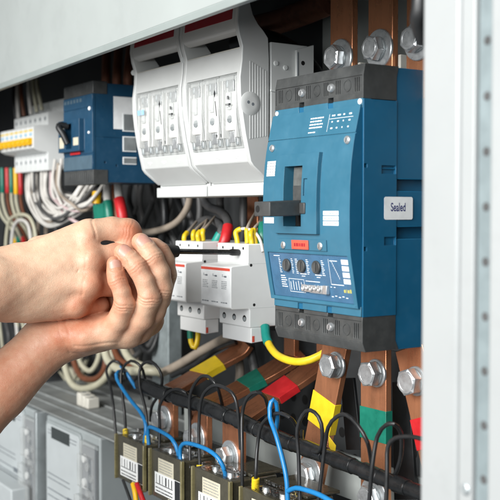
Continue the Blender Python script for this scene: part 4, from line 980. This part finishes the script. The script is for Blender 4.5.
# joints: (px, py, depth, radius)
UPPER_PALM = [
    [(-210, 318, 735, 40), (-70, 294, 800, 31), (-10, 288, 826, 26.5), (14, 285, 836, 24)],
    [(14, 270, 842, 18), (88, 236, 864, 14.5)], [(14, 280, 836, 19), (88, 260, 854, 14)],
    [(14, 290, 834, 19), (86, 283, 850, 13)], [(14, 298, 836, 18), (74, 303, 850, 12)],
    [(8, 304, 838, 14.5), (30, 304, 842, 14), (58, 307, 850, 11.5)], [(25, 280, 858, 20), (80, 272, 872, 18)],
    [(-25, 275, 828, 20), (16, 262, 844, 15)]]
UPPER_RIDGE = [[(40, 262, 842, 1.5), (84, 238, 853, 4)], [(40, 275, 834, 1.5), (86, 262, 844, 4)], [(40, 288, 832, 1.5), (84, 285, 840, 4)],
               [(-12, 300, 812, 5), (14, 305, 827, 5.5)], [(86, 240, 862, 12), (89, 262, 855, 12)], [(89, 262, 853, 12), (87, 286, 850, 11)], [(87, 286, 850, 11), (76, 304, 851, 10.5)]]
UPPER_KNUCKLE = [(89, 237, 855, 9.5), (91, 261, 845.5, 9.6), (90, 285, 842.5, 9.0), (77, 305, 844, 8.4)]
UPPER_FINGERS = [
    [(90, 233, 860, 11.8), (112, 230, 866, 11.3), (127.5, 231.5, 868, 11.2), (129, 234, 868, 11.0), (127, 256, 866, 9.5), (112, 268, 868, 8)],
    [(92, 257, 856, 12.3), (124, 256.5, 866, 12.6), (124, 282, 882, 9.5), (104, 282, 890, 8)],
    [(91, 283, 852, 11), (122, 285, 866, 11), (134, 290, 878, 11), (124, 304, 882, 9), (100, 298, 890, 8)],
    [(77, 305, 852, 9.6), (98, 305, 868, 9), (100, 308, 882, 8), (88, 304, 888, 7)],
    [(40, 252, 874, 14), (78, 240, 890, 12), (110, 241, 896, 10), (138, 245, 898, 8.5)]]
LOWER_PALM = [
    [(-190, 560, 780, 40), (-60, 446, 830, 31), (0, 388, 856, 25.5), (48, 342, 870, 22.5)],
    [(48, 342, 870, 22), (70, 334, 868, 18.5), (110, 330, 862, 15)], [(50, 340, 874, 21), (126, 328, 874, 15)], [(52, 336, 880, 20), (148, 320, 888, 14)],
    [(66, 334, 888, 17), (110, 310, 900, 14)], [(62, 336, 856, 12), (84, 337, 854, 11), (104, 334, 854, 10)],
    [(112, 331, 856, 12), (128, 332, 864, 12.2), (138, 327, 874, 12), (145, 319, 884, 12)]]
LOWER_RIDGE = [[(14, 366, 846, 1.5), (50, 338, 854, 3.4)]]
LOWER_FINGERS = [
    [(110, 331, 853, 10.8), (119, 320, 845, 9.6), (124.5, 304, 838, 8.9), (122, 292, 836, 7.5), (117.5, 281, 836, 7.6), (115.5, 272, 837, 7.1), (114, 263.5, 839, 6.4)],
    [(127, 334, 860, 11.4), (142, 318, 848, 10.2), (149.5, 298, 840, 9.7), (145, 281, 838, 8.3), (137.5, 267.5, 838, 8.5), (129.5, 258.5, 840, 7.9), (122.5, 252, 843, 7.2)],
    [(139, 329, 870, 11.6), (153, 311, 858, 10.6), (161, 289, 850, 10.1), (159.5, 272, 846, 8.9), (153, 258, 845, 9.0), (147, 249, 847, 8.5), (140.5, 242, 850, 7.8)],
    [(147, 319, 882, 12), (158, 299, 872, 10.8), (165.5, 275, 866, 9.6), (164, 261, 864, 9.1), (159.5, 252, 865, 9.0), (154.5, 248, 867, 8.6), (149, 246, 870, 7.6)],
    [(70, 330, 896, 13), (96, 300, 908, 11.5), (120, 276, 908, 10), (142, 262, 904, 8.5)]]
# knuckle creases: (finger, joint index, strength)
JOINTS = [(LOWER_FINGERS[0], 2, .55), (LOWER_FINGERS[0], 4, .35), (LOWER_FINGERS[1], 2, .6), (LOWER_FINGERS[1], 4, .4), (LOWER_FINGERS[2], 2, .6), (LOWER_FINGERS[2], 4, .4),
          (LOWER_FINGERS[3], 2, .6), (LOWER_FINGERS[3], 4, .4), (UPPER_FINGERS[0], 2, .3)]
def unit(v): return v/np.linalg.norm(v)
NAILS = []
fwn, rtn, upn = np.array(FW), np.array(RT), np.array(UP)
for fg, lean, ww, ll in ((LOWER_FINGERS[0], .30, .86, 10.5), (LOWER_FINGERS[1], .42, .92, 12.5), (LOWER_FINGERS[2], .45, .92, 13), (LOWER_FINGERS[3], .10, .88, 11)):
    p, q = A3(fg[5]), A3(fg[6]); u = unit(q-p); n = -fwn+rtn*lean+upn*.35; n = unit(n-u*(n@u)); v = np.cross(u, n)
    r = fg[5][3]*.5+fg[6][3]*.5
    NAILS.append((p*.58+q*.42+u*.6, u, n, v, r, ww, ll))
def nail_local(P, N):
    c, u, n, v, r, ww, ll = N
    q = P-c; a = q@u; b = np.arctan2(q@v, q@n); return a, b
def hand_field(P):
    up = None
    for js in UPPER_PALM:
        e = chain(P, js, 10); up = e if up is None else smin(up, e, 10)
    for js in UPPER_RIDGE: up = smin(up, chain(P, js), 7)
    for k in UPPER_KNUCKLE:
        up = smin(up, np.linalg.norm(P-A3(k), axis=1)-k[3], 11)
    fg = None
    for js in UPPER_FINGERS:
        e = chain(P, js, 3.0); fg = e if fg is None else smin(fg, e, 1.2)
    up = smin(up, fg, 6)
    lo = None
    for js in LOWER_PALM:
        e = chain(P, js, 10); lo = e if lo is None else smin(lo, e, 10)
    for js in LOWER_RIDGE: lo = smin(lo, chain(P, js), 6)
    fg = None
    for js in LOWER_FINGERS:
        e = chain(P, js, 3.0); fg = e if fg is None else smin(fg, e, 1.3)
    lo = smin(lo, fg, 6)
    d = smin(up, lo, .8)
    for js, i, s_ in JOINTS:
        c = A3(js[i]); ax_ = unit(A3(js[i+1])-A3(js[i-1])); q = P-c; t = q@ax_; rad = np.linalg.norm(q-t[:, None]*ax_, axis=1)
        side = np.clip(-(q@fwn)/(rad+1e-6)*1.3, 0, 1)*np.exp(-(np.maximum(rad-js[i][3]-2.5, 0)/1.2)**2)
        wob = t+.5*np.sin((q@np.cross(ax_, fwn))*.55)
        d = d+1.9*s_*side*sum(a*np.exp(-((wob-o)/.75)**2) for o, a in ((-2.7, .7), (-.5, 1.), (2.1, .8)))-.55*side*np.exp(-(t/5.5)**2)
    for N in NAILS:
        a, b = nail_local(P, N); m_ = np.clip(1.15-((np.abs(a)/(N[6]/2+.3))**3+(np.abs(b)/(N[5]+.06))**3), 0, .3)/.3
        d = d+.62*m_*(np.abs(np.linalg.norm(P-N[0], axis=1)) < 14)
    # skin creases: wrist of the lower arm, thumb side of the upper index, ball of the lower hand
    for a_, b_, w2, s_ in ((( 56, 318, 846), (70, 352, 856), 1.1, .35), ((62, 314, 846), (79, 348, 856), 1.0, .25), ((92, 214, 856), (96, 240, 850), .9, .7), ((76, 345, 850), (118, 343, 846), 1.2, .5), ((88, 252, 838), (84, 268, 836), 1.2, .35), ((86, 276, 834), (80, 296, 832), 1.2, .35)):
        d = d+s_*np.exp(-(np.maximum(cap(P, A3(a_), A3(b_), 0, 0)-5.5, 0)*0+np.abs(crease(P, A3(a_), A3(b_))))**2/w2**2)*(cap(P, A3(a_), A3(b_), 0, 0) < 9)
    # soft unevenness of flesh
    d = d+.35*np.sin(P[:, 0]*.19+1)*np.sin(P[:, 1]*.17)*np.sin(P[:, 2]*.21+.5)+.12*np.sin(P[:, 0]*.5)*np.sin(P[:, 1]*.47+2)*np.sin(P[:, 2]*.53)
    return d
def crease(P, a, b):
    """signed distance, sideways in the picture plane, from the line a-b"""
    s = np.cross(unit(b-a), fwn); s = unit(s); t = np.clip(((P-a)@unit(b-a))/np.linalg.norm(b-a), -1, 2)
    off = np.where((t < 0) | (t > 1), 9., 0.)
    return (P-a)@s+off+.8*np.sin(t*6)
def surface_nets(field, lo, hi, h, B=12):
    lo = np.array(lo); n = np.ceil((np.array(hi)-lo)/h/B).astype(int)*B
    nb = n//B; g = np.stack(np.meshgrid(*[np.arange(k) for k in nb], indexing='ij'), -1).reshape(-1, 3)
    ctr = lo+(g*B+B/2-.5)*h; dc = field(ctr)
    V = np.zeros(n, np.float32)
    act = np.abs(dc) < B*h*.87*1.25+2
    loc = np.stack(np.meshgrid(*[np.arange(B)]*3, indexing='ij'), -1).reshape(-1, 3)
    for gi, d in zip(g[~act], dc[~act]): V[tuple(slice(a*B, a*B+B) for a in gi)] = d
    ga = g[act]
    for k in range(0, len(ga), 120):
        c = ga[k:k+120]; idx = (c[:, None, :]*B+loc[None]).reshape(-1, 3)
        V[idx[:, 0], idx[:, 1], idx[:, 2]] = field(lo+idx*h)
    s = V < 0
    nx, ny, nz_ = n-1
    c8 = [s[i:i+nx, j:j+ny, k:k+nz_] for i in (0, 1) for j in (0, 1) for k in (0, 1)]
    cnt = sum(c.astype(np.int8) for c in c8); cell = np.argwhere((cnt > 0) & (cnt < 8))
    ids = -np.ones((nx, ny, nz_), np.int64); ids[tuple(cell.T)] = np.arange(len(cell))
    acc = np.zeros((len(cell), 3)); num = np.zeros(len(cell))
    cor = [(i, j, k) for i in (0, 1) for j in (0, 1) for k in (0, 1)]
    for a in range(8):
        for b in range(a+1, 8):
            if sum(abs(cor[a][q]-cor[b][q]) for q in range(3)) != 1: continue
            va = V[tuple((cell+cor[a]).T)]; vb = V[tuple((cell+cor[b]).T)]
            m_ = (va < 0) != (vb < 0); t = np.where(m_, va/np.where(va == vb, 1, va-vb), 0)[:, None]
            p = np.array(cor[a])+t*(np.array(cor[b])-np.array(cor[a])); acc += np.where(m_[:, None], p, 0); num += m_
    vert = lo+(cell+acc/num[:, None])*h
    F_ = []
    for ax_ in range(3):
        o = [0, 0, 0]; o[ax_] = 1
        sl = tuple(slice(1, n[q]-1) for q in range(3)); sl2 = tuple(slice(1+o[q], n[q]-1+o[q]) for q in range(3))
        e = np.argwhere(s[sl] != s[sl2])+1; flip = s[tuple(e.T)]
        u, v = [(1, 2), (2, 0), (0, 1)][ax_]; du = np.eye(3, dtype=int)[u]; dv = np.eye(3, dtype=int)[v]
        ok = (e < np.array([nx, ny, nz_])).all(1); e = e[ok]; flip = flip[ok]
        q = np.stack([ids[tuple((e-du-dv).T)], ids[tuple((e-dv).T)], ids[tuple(e.T)], ids[tuple((e-du).T)]], 1)
        q[~flip] = q[~flip][:, ::-1]; F_.append(q)
    return vert, np.concatenate(F_)

def skin_material():
    m = bpy.data.materials.new('skin'); m.use_nodes = True
    nt = m.node_tree; N = nt.nodes; L = nt.links; b = N['Principled BSDF']
    at_ = N.new('ShaderNodeAttribute'); at_.attribute_name = 'flush_shade'
    tc = N.new('ShaderNodeTexCoord')
    n1 = N.new('ShaderNodeTexNoise'); n1.inputs['Scale'].default_value = 75; n1.inputs['Detail'].default_value = 6; n1.inputs['Roughness'].default_value = .65; L.new(tc.outputs['Object'], n1.inputs['Vector'])
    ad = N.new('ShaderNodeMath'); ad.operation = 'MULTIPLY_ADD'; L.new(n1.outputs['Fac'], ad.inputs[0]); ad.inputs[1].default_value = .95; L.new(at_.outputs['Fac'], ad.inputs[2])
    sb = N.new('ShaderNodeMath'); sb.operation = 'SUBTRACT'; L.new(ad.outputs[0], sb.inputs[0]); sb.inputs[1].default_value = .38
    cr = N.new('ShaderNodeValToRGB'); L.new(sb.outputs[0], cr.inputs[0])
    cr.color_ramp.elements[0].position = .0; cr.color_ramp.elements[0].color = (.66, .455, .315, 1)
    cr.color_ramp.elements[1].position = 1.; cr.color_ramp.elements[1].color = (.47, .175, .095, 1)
    L.new(cr.outputs[0], b.inputs['Base Color'])
    b.inputs['Subsurface Weight'].default_value = .12; b.inputs['Subsurface Radius'].default_value = (1., .34, .18); b.inputs['Subsurface Scale'].default_value = .0045
    b.inputs['Specular IOR Level'].default_value = .4
    v1 = N.new('ShaderNodeTexVoronoi'); v1.feature = 'DISTANCE_TO_EDGE'; v1.inputs['Scale'].default_value = 620; L.new(tc.outputs['Object'], v1.inputs['Vector'])
    n2 = N.new('ShaderNodeTexNoise'); n2.inputs['Scale'].default_value = 420; n2.inputs['Detail'].default_value = 4; L.new(tc.outputs['Object'], n2.inputs['Vector'])
    mx = N.new('ShaderNodeMath'); mx.operation = 'MULTIPLY_ADD'; L.new(v1.outputs[0], mx.inputs[0]); mx.inputs[1].default_value = .8; L.new(n2.outputs['Fac'], mx.inputs[2])
    bp = N.new('ShaderNodeBump'); bp.inputs['Strength'].default_value = .26; bp.inputs['Distance'].default_value = .0006; L.new(mx.outputs[0], bp.inputs['Height']); L.new(bp.outputs[0], b.inputs['Normal'])
    mr = N.new('ShaderNodeMapRange'); L.new(n2.outputs['Fac'], mr.inputs[0]); mr.inputs['From Min'].default_value = .3; mr.inputs['From Max'].default_value = .7; mr.inputs['To Min'].default_value = .40; mr.inputs['To Max'].default_value = .56
    L.new(mr.outputs[0], b.inputs['Roughness'])
    return m
skin = skin_material()
allj = np.array([list(A3(p))+[p[3]] for grp_ in (UPPER_PALM, UPPER_FINGERS, LOWER_PALM, LOWER_FINGERS) for js in grp_ for p in js])
lo3 = (allj[:, :3]-allj[:, 3:]).min(0)-6; hi3 = (allj[:, :3]+allj[:, 3:]).max(0)+6
V_, F4 = surface_nets(hand_field, lo3, hi3, SKIN_H)
orgH = Vector(A3((40, 300, 850)))
me = bpy.data.meshes.new('person'); me.from_pydata(((V_-np.array(orgH))*MM).tolist(), [], F4.tolist())
bm = bmesh.new(); bm.from_mesh(me); bmesh.ops.recalc_face_normals(bm, faces=bm.faces)
for _ in range(1): bmesh.ops.smooth_vert(bm, verts=bm.verts, factor=.45, use_axis_x=True, use_axis_y=True, use_axis_z=True)
bm.to_mesh(me); bm.free(); me.polygons.foreach_set('use_smooth', [True]*len(me.polygons))
co = np.zeros(len(me.vertices)*3, np.float32); me.vertices.foreach_get('co', co); co = co.reshape(-1, 3)/MM+np.array(orgH)
fl_ = np.zeros(len(co), np.float32)
def blush_shade(c, r, s_):  # adds skin redness, and the shade painted on the lower forearm
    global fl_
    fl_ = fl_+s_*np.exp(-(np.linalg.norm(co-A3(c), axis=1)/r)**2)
for js, i, s_ in JOINTS: blush_shade((js[i][0], js[i][1], js[i][2]-js[i][3]), 9, .32)
for js in LOWER_FINGERS[:4]:
    blush_shade((js[-1][0], js[-1][1], js[-1][2]-5), 8, .35)
    for q_ in js[1:-1:2]: blush_shade((q_[0], q_[1], q_[2]), 17, .13)
for js in UPPER_FINGERS[:4]:
    for q_ in js[1:]: blush_shade((q_[0], q_[1], q_[2]), 16, .16)
for k in UPPER_KNUCKLE: blush_shade((k[0]+2, k[1], k[2]-k[3]), 12, .30)
blush_shade((134, 231, 862), 12, .55); blush_shade((110, 275, 855), 22, .45); blush_shade((106, 300, 850), 20, .4); blush_shade((80, 326, 850), 26, .55); blush_shade((45, 350, 850), 30, .25); blush_shade((5, 385, 835), 45, .45); blush_shade((-50, 430, 820), 60, .45); blush_shade((-40, 300, 790), 40, .2); blush_shade((140, 325, 855), 22, .25); blush_shade((60, 340, 846), 20, .2); blush_shade((0, 300, 800), 22, .2)  # the lower forearm spots paint the upper hand's shade as browner skin
at_ = me.attributes.new('flush_shade', 'FLOAT', 'POINT'); at_.data.foreach_set('value', np.clip(fl_, 0, 1).astype(np.float32))
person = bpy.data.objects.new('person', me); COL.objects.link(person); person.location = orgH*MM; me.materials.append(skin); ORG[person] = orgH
tag(person, 'two bare hands and forearms of one person closed round a screwdriver handle', 'person')
mat('nail', (.54, .285, .22), .42, var=.06, vscale=300)
for N_ in NAILS:
    c, u, n, v, r, ww, ll = N_
    mb = MB(); nu, nv = 12, 12
    for off in (.12, -.5):
        pts = []
        for i in range(nu+1):
            a = -1+2*i/nu; w2 = (1-abs(a)**3.2)**(1/2.6) if abs(a) < 1 else 0.02
            w2 = max(w2, .12)
            for j in range(nv+1):
                b = (-1+2*j/nv)*ww*w2; rr = r+off-.25*max(0, -a)-.1*a*a+(.0 if off < 0 else -.18*(abs(-1+2*j/nv) > .95))
                pts.append(c+u*(a*ll/2)+n*(rr*math.cos(b))+v*(rr*math.sin(b)))
        mb.add(pts, [(i*(nv+1)+j, i*(nv+1)+j+1, (i+1)*(nv+1)+j+1, (i+1)*(nv+1)+j) for i in range(nu) for j in range(nv)])
    mb.build('nail', 'nail', person, angle=60)
